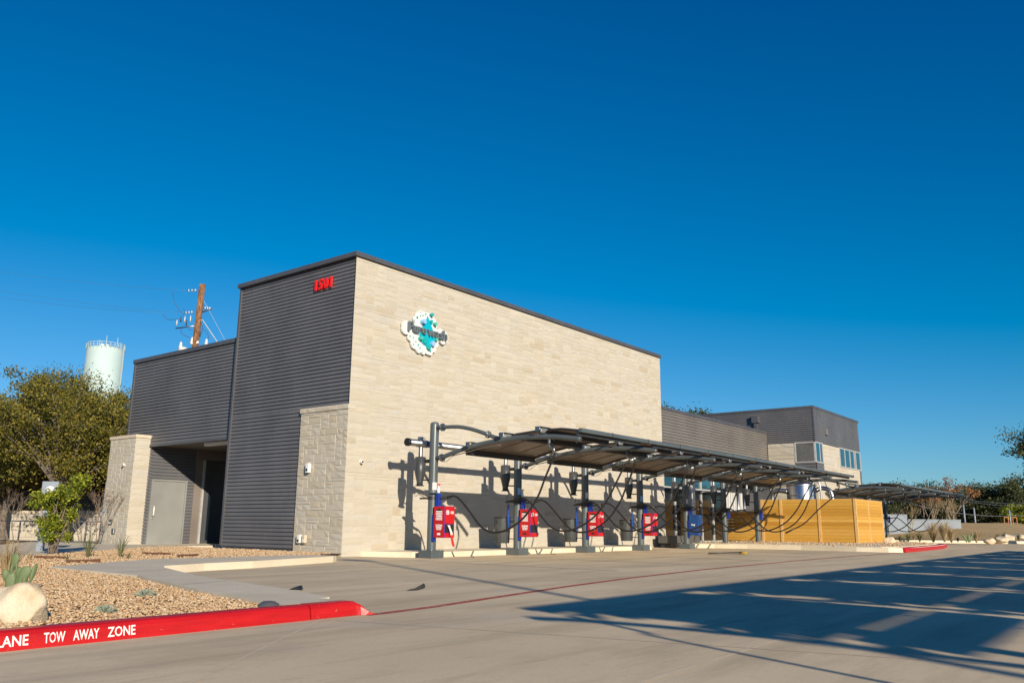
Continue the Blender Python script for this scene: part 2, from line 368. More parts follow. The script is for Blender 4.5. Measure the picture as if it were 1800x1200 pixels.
# kerbs
mb = MB(); arc = [(-8.80+.42*math.sin(a), -9.70-.42*math.cos(a)) for a in [i*PI/2/6 for i in range(6)]]
sweep(mb, KERB, [(-26, -10.12), (-9.035, -10.12)], 'red_kerb')
TP = [(-9.022, 1), (-8.70, 1), (-8.58, 1), (-8.53, .96), (-8.49, .82), (-8.46, .58), (-8.435, .32), (-8.41, .12), (-8.37, .03)]; n_ = len(KERB); vs = []
for x, k in TP: vs += [(x, -10.12+u*(1 if k > .3 else .7)-.10*(1-k)*(u < .05), z*k+.002) for u, z in KERB]
mb.add(vs, [(i*n_+j, (i+1)*n_+j, (i+1)*n_+j+1, i*n_+j+1) for i in range(len(TP)-1) for j in range(n_-1)]+[tuple(range(n_)), tuple(range((len(TP)-1)*n_, len(TP)*n_))[::-1]], 'red_kerb'); kr = mb.build('kerb'); kr['kind'] = 'structure'
mb = MB(); vs = []
for x, k in [(-8.66, 1), (-8.55, .98), (-8.47, .80), (-8.41, .46), (-8.36, .15), (-8.30, .02)]: vs += [(x-.02, -9.962, .122*k), (x, -9.72+(1-k)*.05, .122*k)]
mb.add(vs, [(2*i, 2*i+2, 2*i+3, 2*i+1) for i in range(5)], 'kerb', True)
mb.prism([(-9.2, -9.958), (-8.66, -9.958), (-8.64, -9.72), (-8.42, -9.62), (-8.05, -8.4), (-7.55, -6.1), (-6.75, -3.85), (-6.5, -3.42), (-5.6, -3.08), (-4.5, -2.86), (-1.9, -1.95), (-1.62, -1.72), (-1.7, -1.3), (-2.1, -.92), (-3.1, -.98), (-5.4, -1.0), (-7.85, -2.6), (-8.0, -5.4), (-8.75, -8.0)], .0, .121, 'kerb')
structure(mb.build('pavement_strip'))
mb = MB()
for a, b in (((-8.52, -7.3), (-7.86, -7.15)), ((-4.4, -2.83), (-4.3, -1.0)), ((-8.0, -4.6), (-6.98, -4.45))):
    d = (Vector(b)-Vector(a)).normalized(); nrm = Vector((-d.y, d.x))*.006
    mb.add([(a[0]-nrm.x, a[1]-nrm.y, .125), (b[0]-nrm.x, b[1]-nrm.y, .125), (b[0]+nrm.x, b[1]+nrm.y, .125), (a[0]+nrm.x, a[1]+nrm.y, .125)], [(0, 1, 2, 3)], 'joint_dark')
structure(mb.build('strip_joints'))
# lettering on the red kerb face
mb = MB()
def kerbplace(xc, zc=.053):
    def f(u, v, d):
        z = zc+v; return (xc+u, -10.12+(z/.085)*.015-.003-d*.3, z)
    return f
for s, xa, xb in (('LANE', -8, 49), ('TOW', 75, 113), ('AWAY', 126, 172), ('ZONE', 186, 235)):
    A = on(xa, 1125, 1, -10.1).x; B = on(xb, 1118, 1, -10.1).x
    t = MB(); text_mesh(t, s, .088, lambda u, v, d: (u, v, d), .003, offset=.0012, align='LEFT'); X = [v[0] for v in t.v]; w = max(X)-min(X); x0_ = min(X); k = (B-A)/w
    g = kerbplace(A); t.v = [g((v[0]-x0_)*k, v[1]*1.0, v[2]) for v in t.v]; mb.add(t.v, t.f, 'stencil_white')
kt = mb.build('stencil_lettering'); kt.parent = kr
# sidewalk between posts and wall, with joints
mb = MB(); mb.prism([(1.1, -1.28), (1.7, -1.52), (12.6, -1.52), (13.05, -1.0), (13.1, .02), (.6, .02)], 0, .13, 'kerb'); structure(mb.build('sidewalk'))
mb = MB(); isl = [(16.4, .02), (16.2, -1.3), (16.6, -2.0), (16.85, -3.2), (16.9, -5.2), (16.6, -7.2), (16.7, -8.2), (17.1, -8.62), (18.6, -8.66), (24.5, -8.35), (27.5, -7.9), (29.3, -7.2), (30.2, -6.2), (30.4, -4.0), (30.4, .02)]
mb.prism(isl, 0, .15, 'kerb'); structure(mb.build('island_kerb'))
mb = MB(); mb.prism([(17.3, -.1), (17.0, -2.4), (17.3, -5), (17.1, -7.9), (18.7, -8.3), (24.4, -8.0), (27.3, -7.6), (29.9, -6), (30, -.1)], .14, .17, 'kerb'); structure(mb.build('island_gravel'))
mb = MB(); sweep(mb, [(-.012, .004), (-.012, .09), (.02, .155), (.30, .158), (.30, .1)], [(17.05, -8.64), (18.6, -8.672), (24.5, -8.36), (27.6, -7.9)], 'red_kerb'); structure(mb.build('red_kerb_section'))
# markings
def strip(mb, pts, w, z, m):
    P = [Vector((a, b, 0)) for a, b in pts]; vs = []
    for i, p in enumerate(P):
        d = (P[min(i+1, len(P)-1)]-P[max(0, i-1)]).normalized(); nn = Vector((-d.y, d.x, 0))*w/2; vs += [p-nn+Vector((0, 0, z)), p+nn+Vector((0, 0, z))]
    return mb.add(vs, [(2*i, 2*i+2, 2*i+3, 2*i+1) for i in range(len(P)-1)], m)
mb = MB(); strip(mb, [(-8.46, -10.17), (-8.2, -10.165), (-7.6, -10.1), (-6.3, -9.85), (-4.3, -9.46), (-2, -9.12), (1.5, -8.78), (7, -8.55), (12, -8.5), (17.3, -8.66)], .10, .004, 'red_line'); structure(mb.build('red_fire_lane_line'))
mb = MB()
for k in range(8):
    x = -.33+3.388*k; strip(mb, [(x+.2, -2.6), (x-.05, -7.9)], .09, .004, 'white_line')
structure(mb.build('parking_lines'))
mb = MB()
for a, b in (((-13, -13.3), (-8.9, -10.12)), ((-10.4, -13.62), (20, -12.6)), ((-30, -13.9), (-10.4, -13.62)), ((-8.9, -10.3), (-6.2, -22)), ((3, -22), (4.2, -2.2)), ((16, -22), (17, -8.8)), ((-8.4, -5.9), (16.5, -5.3))):
    strip(mb, [a, b], .014, .003, 'joint')
structure(mb.build('pavement_joints'))
# gravel beds
sheet('gravel_bed', [(-30, -10), (-9.0, -10), (-8.7, -8), (-7.95, -5.4), (-7.8, -2.6), (-5.4, -.95), (-2.1, -.88), (-1.55, -1.2), (-.9, -.3), (0.05, .0), (.05, 10.4), (-1.2, 7.4), (-7, 2.1), (-30, -16.5)][:-1]+[(-30, -19)][:0]+[(-14.5, -4.6), (-30, -4.6)], .085, 'gravel_bed')
mb = MB(); mb.prism([(-30, -4.3), (-14.5, -4.3), (-6.9, 1.75), (-1.25, 6.9), (.3, 7.2), (2.6, 7.4), (2.6, 9.9), (-.2, 10), (-.3, 12.2), (1.0, 15), (-1.0, 14.6), (-4.4, 9.6), (-14.5, 1.2), (-30, 1.2)], 0, .10, 'kerb'); structure(mb.build('walkway'))
# loose stones (uncountable)
def icorock(N, pts, smin, smax, seed):
    import bmesh
    bm = bmesh.new(); bmesh.ops.create_icosphere(bm, subdivisions=1, radius=1); V = np.array([v.co[:] for v in bm.verts]); F = np.array([[v.index for v in f.verts] for f in bm.faces]); bm.free()
    g = np.random.default_rng(seed); nv = len(V)
    X = np.repeat(V[None], N, 0)*g.uniform(.55, 1.3, (N, nv, 1)); sc = g.uniform(smin, smax, (N, 1, 1))*g.uniform(.6, 1.25, (N, 1, 3)); sc[:, :, 2] *= .6
    X = X*sc; a = g.uniform(0, 2*PI, N); ca, sa = np.cos(a)[:, None], np.sin(a)[:, None]
    x = X[:, :, 0]*ca-X[:, :, 1]*sa; y = X[:, :, 0]*sa+X[:, :, 1]*ca; X[:, :, 0] = x; X[:, :, 1] = y; X += pts[:, None, :]
    me = bpy.data.meshes.new('gravel_stones'); nf = len(F); me.vertices.add(N*nv); me.vertices.foreach_set('co', X.ravel())
    FF = (F[None]+np.arange(N)[:, None, None]*nv).ravel(); me.loops.add(N*nf*3); me.loops.foreach_set('vertex_index', FF); me.polygons.add(N*nf)
    me.polygons.foreach_set('loop_start', np.arange(N*nf)*3); me.polygons.foreach_set('loop_total', np.full(N*nf, 3)); me.update(); me.validate(); return me
def inside(P, poly):
    x, y = P[:, 0], P[:, 1]; r = np.zeros(len(P), bool); n = len(poly)
    for i in range(n):
        x1, y1 = poly[i]; x2, y2 = poly[(i+1) % n]; c = ((y1 > y) != (y2 > y)); r ^= c & (x < (x2-x1)*(y-y1)/((y2-y1) if y2 != y1 else 1e-9)+x1)
    return r
def gravel(poly, N, smin, smax, seed, z=.088):
    g = np.random.default_rng(seed); A = np.array(poly); P = g.uniform(A.min(0), A.max(0), (N, 2)); P = P[inside(P, poly)]
    pts = np.c_[P, z+g.uniform(-.004, .022, len(P))]; me = icorock(len(pts), pts, smin, smax, seed); me.materials.append(M['gravel_stone'])
    o = bpy.data.objects.new('gravel_stones', me); C.objects.link(o); return tag(o, kind='stuff')
o = gravel([(-14, -9.93), (-9.22, -9.93), (-8.82, -8), (-8.06, -5.4), (-7.9, -2.7), (-8.4, -2.2), (-11, -2.2)], 60000, .008, .021, 3); tag(o, 'tan river gravel in the bed behind the red kerb', 'gravel')
o = gravel([(-8.0, -2.5), (-5.4, -.9), (-2.1, -.82), (-1.5, -1.1), (-.95, -.3), (-.2, .1), (-.15, 7.0), (-1.3, 6.7), (-7, 1.55), (-11, -2.0)], 30000, .014, .032, 4); tag(o, 'tan gravel in the bed along the building between walk and stall', 'gravel')
o = gravel([(17.3, -.1), (17.0, -2.4), (17.3, -5), (17.1, -7.9), (18.7, -8.3), (24.4, -8.0), (27.3, -7.6), (29.9, -6), (30, -.1)], 1800, .02, .045, 5, .17); tag(o, 'pale gravel around the foot of the cedar fence', 'gravel')

# far right: kerb, gravel strip, dry field rising
FK = [(31.5, 6), (33.5, 1), (36, -1.6), (39.3, -4.2), (41.3, -7.0), (42.4, -8.9), (46, -9.9), (60, -9.6), (90, -8.2)]
mb = MB(); sweep(mb, [(0, 0), (.02, .12), (.05, .15), (.25, .15), (.25, .0)], FK, 'kerb'); structure(mb.build('far_kerb'))
sheet('far_gravel', [(x+.2, y+.25) for x, y in FK]+[(90, 10), (40, 20)], .12, 'gravel_bed')
mb = MB(); NX, NY = 40, 30; vs = []
for j in range(NY):
    for i in range(NX):
        x = 42+i*7.5; y = -70+j*7.5; t = max(0, min(1, (x+y*.25-46)/16)); zz = -.05+1.32*t*t*(3-2*t)+.008*max(0, x-64)+.10*math.sin(x*.7+y*.4)
        if y < -9.0: zz = min(zz, -.02+max(0, x-100)*.03)
        vs.append((x, y, zz))
mb.add(vs, [(j*NX+i, j*NX+i+1, (j+1)*NX+i+1, (j+1)*NX+i) for j in range(NY-1) for i in range(NX-1)], 'dry_field', True); structure(mb.build('dry_grass_field'))
# far left: bank behind the stone wall
mb = MB(); vs = []
NX, NY = 24, 12
A, B = Vector((-26, 56.5, 0)), Vector((6.2, 15.2, 0)); dd = (B-A).normalized(); nn = Vector((dd.y, -dd.x, 0))*-1
for j in range(NY):
    for i in range(NX):
        p = A+(B-A)*1.0*i/(NX-1)+nn*(.35+j*j*.22); zz = .9+min(2.2, j*.42)+.2*math.sin(i*1.3+j)
        vs.append((p.x, p.y, zz if j else 0.9))
mb.add(vs, [(j*NX+i, j*NX+i+1, (j+1)*NX+i+1, (j+1)*NX+i) for j in range(NY-1) for i in range(NX-1)], 'earth', True); structure(mb.build('earth_bank'))
t = thing('retaining_wall', 'low cream limestone wall below the oaks at the left edge', 'stone wall', ((A+B)/2)[:])
def rf(u, z, d): p = A+dd*u-nn*d; return (p.x, p.y, z)
ashlar(mb := MB(), 22, (B-A).length, 0, 1.08, rf, 5, .03, .14, .2); mb.add([rf(0, 0, -.3), rf((B-A).length, 0, -.3), rf((B-A).length, 1.08, -.3), rf(0, 1.08, -.3)], [(0, 1, 2, 3)], 'mortar'); mb.build('wall_face', None, t, None).matrix_parent_inverse = Matrix.Translation(t.location).inverted()
mb = MB(); L_ = (B-A).length; vs = [rf(0, 1.08, .05), rf(L_, 1.08, .05), rf(L_, 1.08, -.32), rf(0, 1.08, -.32), rf(0, 1.2, .05), rf(L_, 1.2, .05), rf(L_, 1.2, -.32), rf(0, 1.2, -.32)]
mb.add(vs, [(0, 1, 2, 3), (4, 5, 6, 7), (0, 1, 5, 4), (1, 2, 6, 5), (2, 3, 7, 6), (3, 0, 4, 7)], 'stone_cap'); mb.build('wall_cap', None, t, None).matrix_parent_inverse = Matrix.Translation(t.location).inverted()

# ------------------------------------------------------------------ building
H = 7.6; LX = 16.47; WY = 5.125
b = thing('car_wash_building', 'long car wash building of dark ribbed metal and cream limestone with a tall corner block', 'building')
def F_front(y0): return lambda u, z, d: (u, y0-d, z)          # faces -y
def F_left(x0): return lambda u, z, d: (x0-d, u, z)           # faces -x
W = MB(); ashlar(W, 0, LX, 0, H-.06, F_front(0), 1, .009, .072, .095)
W.box(0.03, .10, 0.001, .05, 3.7, H-.08, 'stone_cap'); W.build('stone_wall', None, b)
P_ = MB(); ashlar(P_, 0.0, 1.85, 0, 3.6, F_left(0), 2, .013, .078, .062); P_.build('stone_pier', None, b)
pc = MB(); ashlar(pc, -.02, 1.88, 3.585, 3.71, F_left(-.035), 62, .014, .125, .11); pc.box(-.034, .2, -.02, 1.88, 3.59, 3.705, 'mortar'); pc.build('pier_cap', None, b)
MB().box(.0, .2, 1.85, 1.87, 0, 3.6, 'stone_cap').build('pier_return', None, b)
S = MB(); ribs(S, .05, WY, 3.70, H-.05, F_left(.09), 'siding_dark'); ribs(S, 1.87, WY, .13, 3.72, F_left(.09), 'siding_dark'); S.build('metal_siding', None, b)
MB().box(.02, .11, WY-.05, WY+.02, .1, H-.04, 'coping').build('corner_trim', None, b)
# body of the tower and returns
MB().box(.12, LX-.01, .02, WY-.005, 0, H-.1, 'siding_dark').build('tower_body', None, b)
C1 = MB(); C1.bbox(-.06, LX+.06, -.06, .3, H-.035, H+.09, .006, 'coping'); C1.bbox(-.06, .3, .3, WY+.05, H-.035, H+.09, .006, 'coping'); C1.box(.3, LX, .3, WY, H-.02, H, 'coping'); C1.build('coping', None, b)
# lower left volume
S = MB(); ribs(S, WY+.02, 11.40, 3.20, 6.05, F_left(.36), 'siding_dark'); S.build('metal_siding', None, b)
MB().box(.37, 16, WY, 11.42, 3.24, 6.1, 'siding_dark').build('wing_body', None, b)
MB().box(.30, .42, 11.40, 11.48, 3.2, 6.1, 'coping').build('corner_trim', None, b)
MB().bbox(.26, .6, WY+.02, 11.50, 6.05, 6.18, .006, 'coping').build('coping', None, b)
MB().box(.33, 4.4, WY+.02, 9.99, 3.19, 3.24, 'soffit_metal').build('soffit', None, b)
MB().box(.30, .345, WY+.02, 11.40, 3.15, 3.22, 'coping').build('drip_trim', None, b)
MB().box(4.3, 16, WY, 11.4, 0, 3.2, 'siding_dark').build('wing_body', None, b)
MB().box(.3, 16, 9.99, 11.3, 0, 3.24, 'siding_dark').build('wing_body', None, b)
# far stone pier at the entrance
P_ = MB(); ashlar(P_, 9.95, 11.58, 0, 3.42, F_left(-.15), 6, .009, .078, .06)
ashlar(P_, -.15, .35, 0, 3.42, F_front(9.95), 7, .010, .09, .12)
P_.box(-.12, .4, 9.98, 11.56, 0, 3.42, 'mortar'); P_.build('stone_pier', None, b)
MB().bbox(-.19, .42, 9.91, 11.62, 3.42, 3.52, .01, 'stone_cap').build('pier_cap', None, b)
S = MB(); ribs(S, .35, .50, .10, 3.19, F_front(9.985), 'siding_dark'); ribs(S, .50, 1.74, 2.14, 3.19, F_front(9.985), 'siding_dark'); ribs(S, 1.74, 2.02, .10, 3.19, F_front(9.985), 'siding_dark'); S.build('metal_siding', None, b)
D = MB(); D.box(.555, 1.685, 9.93, 9.975, .10, 2.08, 'door_paint'); dr = D.build('door', None, b)
F_ = MB(); F_.box(.50, .55, 9.90, 9.985, .1, 2.14, 'door_paint'); F_.box(1.69, 1.74, 9.90, 9.985, .1, 2.14, 'door_paint'); F_.box(.55, 1.69, 9.90, 9.985, 2.085, 2.14, 'door_paint'); F_.build('door_frame', None, dr)
F_ = MB(); F_.tube([(.62, 9.93, .98), (.62, 9.84, 1.0), (.62, 9.84, 1.26), (.62, 9.93, 1.28)], .020, 8, 'lamp_white'); F_.lathe((.62, 9.93, .9), [(.0, -.01), (.022, -.01), (.022, 0)], 12, 'galvanised', 'y'); F_.build('handle', None, dr)
MB().box(2.02, 2.30, 9.95, 9.98, .10, 2.86, 'jamb_metal').build('entrance_jamb', None, b)
E_ = MB()
for x0_, x1_, m_ in ((2.30, 2.37, 'white_frame'), (2.37, 2.55, 'coping'), (4.05, 4.15, 'coping')): E_.box(x0_, x1_, 9.90, 9.98, .1, 2.85, m_)
E_.box(2.55, 4.05, 9.91, 9.975, .1, .2, 'coping'); E_.box(2.55, 4.05, 9.91, 9.975, 2.76, 2.85, 'coping')
ew = E_.build('entrance_frame', None, b)
MB().box(2.55, 4.05, 9.93, 9.95, .2, 2.76, 'glass').build('pane', None, ew)
MB().box(2.02, 4.2, 9.88, 9.975, 2.86, 3.19, 'jamb_metal').build('entrance_header', None, b)

MB().bbox(.55, .75, 5.5, 7.2, 3.06, 3.17, .01, 'lamp_white').build('soffit_light', None, b)
MB().tube([(.05, 5.1, .14), (-.10, 5.1, .16), (-.12, 5.05, .10), (-.12, 4.6, .10)], .035, 8, 'galvanised').build('drain_outlet', None, b)
# storefront and band
S = MB(); ribs(S, LX+.01, 27.86, 3.0, 5.45, F_front(.05), 'siding_tan', .12); S.build('metal_siding', None, b)
MB().box(LX+.01, 27.86, .06, 8, 2.95, 5.5, 'siding_tan').build('middle_body', None, b)
MB().bbox(LX+.01, 27.86, -.02, .35, 5.45, 5.58, .006, 'coping').build('coping', None, b)
sf = MB()
for x in (16.62, 17.6, 18.62, 20.05, 21.2, 22.3): sf.box(x-.045, x+.045, .06, .2, .13, 2.95, 'white_frame')
sf.box(18.9, 19.25, -.02, .2, .13, 2.95, 'light_panel')
for z in (.13, 2.3, 2.87): sf.box(16.6, 22.3, .07, .18, z, z+.08, 'white_frame')
sf = sf.build('storefront_frame', None, b)
MB().box(16.6, 22.3, .12, .14, .2, 2.3, 'glass_store').build('pane', None, sf); MB().box(16.6, 22.3, .115, .135, 2.38, 2.87, 'glass_blue').build('pane', None, sf)
lp = MB(); ribs(lp, 22.35, 27.85, .13, 2.95, lambda u, z, d: (22.35+(z-.13)*5.5/2.82, 1.45-d, .13+(u-22.35)*2.82/5.5), 'light_panel', .3*2.82/5.5); lp.build('wall_panel', None, b)
MB().box(LX, 22.35, .16, 1.5, 0, 2.95, 'dark_box').build('middle_body', None, b); MB().box(LX, 27.9, 1.51, 8, 0, 2.95, 'dark_box').build('middle_body', None, b)
# office block at the end
X2 = 27.89; YC = -2.39; HT = 6.65; X3 = 35.45
O = MB(); ashlar(O, YC+1.0, 0.0, 0, 4.93, F_left(X2), 8, .02, .2, .22); ashlar(O, YC, YC+1.0, 0, 3.45, F_left(X2), 9, .02, .2, .22)
ashlar(O, X2+1.1, 31.70, 0, 4.93, F_front(YC), 10, .014, .2, .24); ashlar(O, 31.70, X3-.2, 0, 3.92, F_front(YC), 11, .014, .2, .24); ashlar(O, X2, X2+1.1, 0, 3.3, F_front(YC), 12, .014, .2, .24)
O.build('stone_wall', None, b)
S = MB(); ribs(S, YC, 7, 4.95, HT-.03, F_left(X2+.0), 'siding_dark'); ribs(S, X2, X3, 4.95, HT-.03, F_front(YC), 'siding_dark')
ribs(S, YC, YC+1.0, 3.45, 3.95, F_left(X2), 'siding_dark', .12); ribs(S, X2, X2+1.1, 3.3, 3.95, F_front(YC), 'siding_dark', .12); ribs(S, X3-.25, X3, 3.0, 3.92, F_front(YC), 'siding_dark', .12); S.build('metal_siding', None, b)
MB().box(X2+.02, X3-.02, YC+.02, 9, 0, HT-.04, 'siding_dark').build('office_body', None, b)
MB().box(X2-.05, X2+.02, YC-.05, YC+.02, 4.95, HT-.03, 'coping').build('corner_trim', None, b)
cc = MB(); cc.bbox(X2-.07, X3+.06, YC-.07, YC+.3, HT-.03, HT+.09, .006, 'coping'); cc.bbox(X2-.07, X2+.3, YC+.3, 8, HT-.03, HT+.09, .006, 'coping'); cc.build('coping', None, b)
w = MB(); w.box(X2-.03, X2+.05, YC-.03, YC+.06, 3.95, 4.95, 'white_frame'); w.box(X2-.03, X2+.05, YC+.95, YC+1.02, 3.95, 4.95, 'white_frame'); w.box(X2+1.02, X2+1.12, YC-.03, YC+.05, 3.95, 4.95, 'white_frame')
for z in (3.93, 4.90): w.box(X2-.032, X2+.05, YC-.032, YC+1.02, z, z+.06, 'white_frame'); w.box(X2+.05, X2+1.12, YC-.032, YC+.05, z, z+.06, 'white_frame')
w.box(X2+.62, X2+.68, YC-.03, YC+.04, 3.95, 4.95, 'white_frame')
wf = w.build('window', None, b); MB().box(X2-.012, X2-.002, YC+.06, YC+.95, 3.99, 4.90, 'glass').build('pane', None, wf); MB().box(X2+.06, X2+1.02, YC-.012, YC-.002, 3.99, 4.90, 'glass_blue').build('pane', None, wf)
w = MB()
for x in (31.72, 32.6, 33.5, 34.3, 34.55, 35.42): w.box(x-.04, x+.04, YC-.04, YC+.03, 3.92, 4.95, 'white_frame')
for z in (3.92, 4.90): w.box(31.7, X3, YC-.042, YC+.03, z, z+.06, 'white_frame')
wf = w.build('window', None, b); MB().box(31.74, X3-.03, YC-.014, YC-.004, 3.98, 4.9, 'glass_blue').build('pane', None, wf)
MB().box(29.45, 29.8, YC-.10, YC-.03, 5.42, 5.75, 'siding_tan').build('wall_vent', None, b)
ds = MB(); ds.bbox(X2-.22, X2-.03, .34, .72, 6.05, 6.42, .02, 'coping'); ds.box(X2-.17, X2-.05, .45, .61, 5.45, 6.06, 'coping'); ds.build('downspout', None, b)

# ------------------------------------------------------------------ things fixed on the building
t = thing('wall_sign', 'white, teal and grey Pure wash logo sign high on the sunlit limestone wall', 'sign', (2.6, -.05, 5.95))
def rel(o, root): o.parent = root; o.matrix_parent_inverse = Matrix.Translation(root.location).inverted(); return o
back = MB(); k = 0
def disc(mb, x, z, r, y0, y1, m, n=28):
    mb.add([(x+r*math.cos(2*PI*i/n), yy, z+r*math.sin(2*PI*i/n)) for yy in (y0, y1) for i in range(n)], [tuple(range(n))[::-1], tuple(range(n, 2*n))]+[(i, (i+1) % n, n+(i+1) % n, n+i) for i in range(n)], m)
for x, z, r in ((2.35, 6.53, .075), (2.26, 6.42, .12), (2.17, 6.30, .11), (2.44, 6.40, .18), (2.62, 6.46, .13), (2.74, 6.49, .10), (2.84, 6.36, .13), (2.90, 6.26, .10), (2.5, 6.14, .33), (2.65, 5.92, .32), (2.35, 5.88, .27), (2.02, 5.80, .13), (1.97, 5.75, .10), (2.12, 5.62, .13), (2.12, 5.56, .10), (2.27, 5.54, .13), (2.30, 5.46, .09), (2.46, 5.52, .13), (2.48, 5.44, .08), (2.66, 5.55, .16), (2.75, 5.48, .10), (2.85, 5.62, .14), (2.95, 5.76, .12), (1.77, 6.05, .14), (1.78, 5.95, .15), (3.3, 6.0, .17), (3.14, 6.06, .16), (3.25, 5.9, .12)):
    disc(back, x, z, r, -.085-k*.0009, -.04, 'logo_white'); k += 1
back.add([(x, y, z) for y in (-.084, -.04) for x, z in ((1.77, 5.81), (3.3, 5.84), (3.3, 6.17), (1.77, 6.19))], [(0, 1, 2, 3), (4, 7, 6, 5), (0, 4, 5, 1), (1, 5, 6, 2), (2, 6, 7, 3), (3, 7, 4, 0)], 'logo_white')
for x, z in ((2.0, 6.0), (2.6, 6.2), (3.1, 6.0), (2.4, 5.6)): back.cyl((x, -.04, z), (x, .01, z), .02, 8, 'galvanised')
rel(back.build('backing_panel'), t)
d = MB(); pts = [(2.575+(x-2.575)*1.16, 6.05+(z-6.05)*1.08) for x, z in [(2.58, 6.44), (2.52, 6.28), (2.40, 6.08), (2.33, 5.92), (2.35, 5.78), (2.44, 5.68), (2.56, 5.64), (2.70, 5.66), (2.80, 5.76), (2.84, 5.90), (2.79, 6.06), (2.69, 6.24), (2.62, 6.36)]]
n_ = len(pts); d.add([(x, y, z) for y in (-.135, -.1) for x, z in pts], [tuple(range(n_)), tuple(range(n_, 2*n_))[::-1]]+[(i, (i+1) % n_, n_+(i+1) % n_, n_+i) for i in range(n_)], 'logo_cyan'); rel(d.build('water_drop'), t)
for x, z, r, m, dp in ((2.71, 6.53, .045, 'logo_teal', .20), (2.70, 6.33, .05, 'logo_teal', .18), (2.86, 6.29, .05, 'logo_green', .2), (2.36, 6.26, .062, 'logo_blue', .24), (2.29, 5.78, .05, 'logo_green', .22), (2.49, 5.74, .085, 'logo_teal', .17), (2.92, 5.86, .05, 'logo_green', .19), (2.78, 5.71, .075, 'logo_blue', .2), (2.62, 5.57, .055, 'logo_teal', .2), (2.73, 5.51, .03, 'logo_green', .14)):
    q = MB(); disc(q, x, z, r, -dp, -.1, m); rel(q.build('bubble'), t)
q = MB()
for x, z, r, m in ((2.19, 6.36, .03, 'logo_teal'), (2.32, 6.54, .014, 'logo_green'), (2.41, 6.46, .018, 'logo_teal'), (2.32, 6.44, .018, 'logo_green'), (2.08, 6.26, .016, 'logo_blue'), (1.93, 5.78, .02, 'logo_teal'), (2.06, 5.76, .02, 'logo_green'), (2.16, 5.67, .018, 'logo_teal'), (2.08, 5.58, .018, 'logo_teal'), (2.26, 5.59, .024, 'logo_teal'), (2.33, 5.52, .022, 'logo_teal'), (2.25, 5.44, .018, 'logo_blue'), (2.43, 5.42, .014, 'logo_green'), (2.52, 6.52, .02, 'logo_teal')):
    disc(q, x, z, r, -.118, -.1, m, 14)
rel(q.build('bubble_dots'), t)
def wordmark(s, x0, x1, zc, size):
    q = MB(); text_mesh(q, s, size, lambda u, v, dd: (u, -.135-dd, zc+v), .075, 'logo_grey', offset=.006, align='LEFT'); X = [v[0] for v in q.v]; a, c = min(X), max(X)
    q.v = [(x0+(v[0]-a)*(x1-x0)/(c-a), v[1], v[2]) for v in q.v]; return q
rel(wordmark('Pure', 1.80, 2.47, 6.02, .36).build('lettering'), t); rel(wordmark('wash', 2.53, 3.33, 6.01, .36).build('lettering'), t)

t = thing('address_number', 'red house number 1501 on the dark ribbed metal near the roof corner', 'house number', (.05, 1.2, 7.03))
ys = [1.60, 1.40, 1.18, .98]
for ch, y in zip('1501', ys):
    q = MB(); text_mesh(q, ch, .40, lambda u, v, dd, y=y: (.03-dd, y-u, 7.03+v), .05, 'number_red', offset=.012, xs=.85); q.cyl((.03, y, 7.05), (.07, y, 7.05), .012, 6, 'galvanised'); rel(q.build('digit'), t)
def wall_cam(name, p, nrm, label):
    t = thing(name, label, 'camera', p, None); n = Vector(nrm); q = MB(); q.tube([Vector((0, 0, 0)), n*.03], .05, 14, 'lamp_white'); q.build('mount', None, t)
    q = MB(); q.tube([n*.03+Vector((0, 0, 0)), n*.12+Vector((0, 0, -.01))], .038, 12, 'lamp_white'); q.tube([n*.12+Vector((0, 0, -.01)), n*.125+Vector((0, 0, -.01))], .028, 12, 'black_plastic'); q.build('lens_housing', None, t)
wall_cam('security_camera', (.45, -.02, 2.30), (-.3, -.95, 0), 'small round white camera on the sunlit limestone wall by the corner')
wall_cam('security_camera', (-.18, 10.5, 2.57), (-.8, -.6, 0), 'small white camera high on the limestone pier beside the grey door')
def wall_box(name, label, cat, x0, x1, y0, y1, z0, z1, m, m2='black_plastic', nx=-1):
    t = thing(name, label, cat, ((x0+x1)/2, (y0+y1)/2, z0)); q = MB(); q.bbox(x0, x1, y0, y1, z0, z1, .012, m); rel(q.build('housing'), t)
    q = MB(); q.box(x0-.006, x0+.004, y0+.03, y1-.03, z0+(z1-z0)*.15, z0+(z1-z0)*.45, m2); rel(q.build('cover'), t); return t
wall_box('wall_lamp', 'narrow white wall lamp halfway up the limestone corner pier', 'lamp', -.12, -.025, 1.30, 1.42, 2.04, 2.28, 'lamp_white')
wall_box('outlet_box', 'pale outlet box low on the corner pier, nearer the metal siding', 'outlet box', -.10, -.02, 1.50, 1.62, .30, .50, 'lamp_white')
wall_box('outlet_box', 'pale outlet box low on the corner pier, nearer the corner', 'outlet box', -.10, -.02, 1.30, 1.42, .30, .50, 'stone_cap', 'lamp_white')
wall_box('outlet_box', 'small dark-rimmed outlet on the entrance pier, the upper of the two', 'outlet box', -.22, -.165, 10.86, 11.04, .70, .86, 'coping', 'lamp_white')
wall_box('outlet_box', 'grey covered outlet lowest on the entrance pier', 'outlet box', -.23, -.165, 10.62, 10.76, .42, .58, 'galvanised', 'coping')

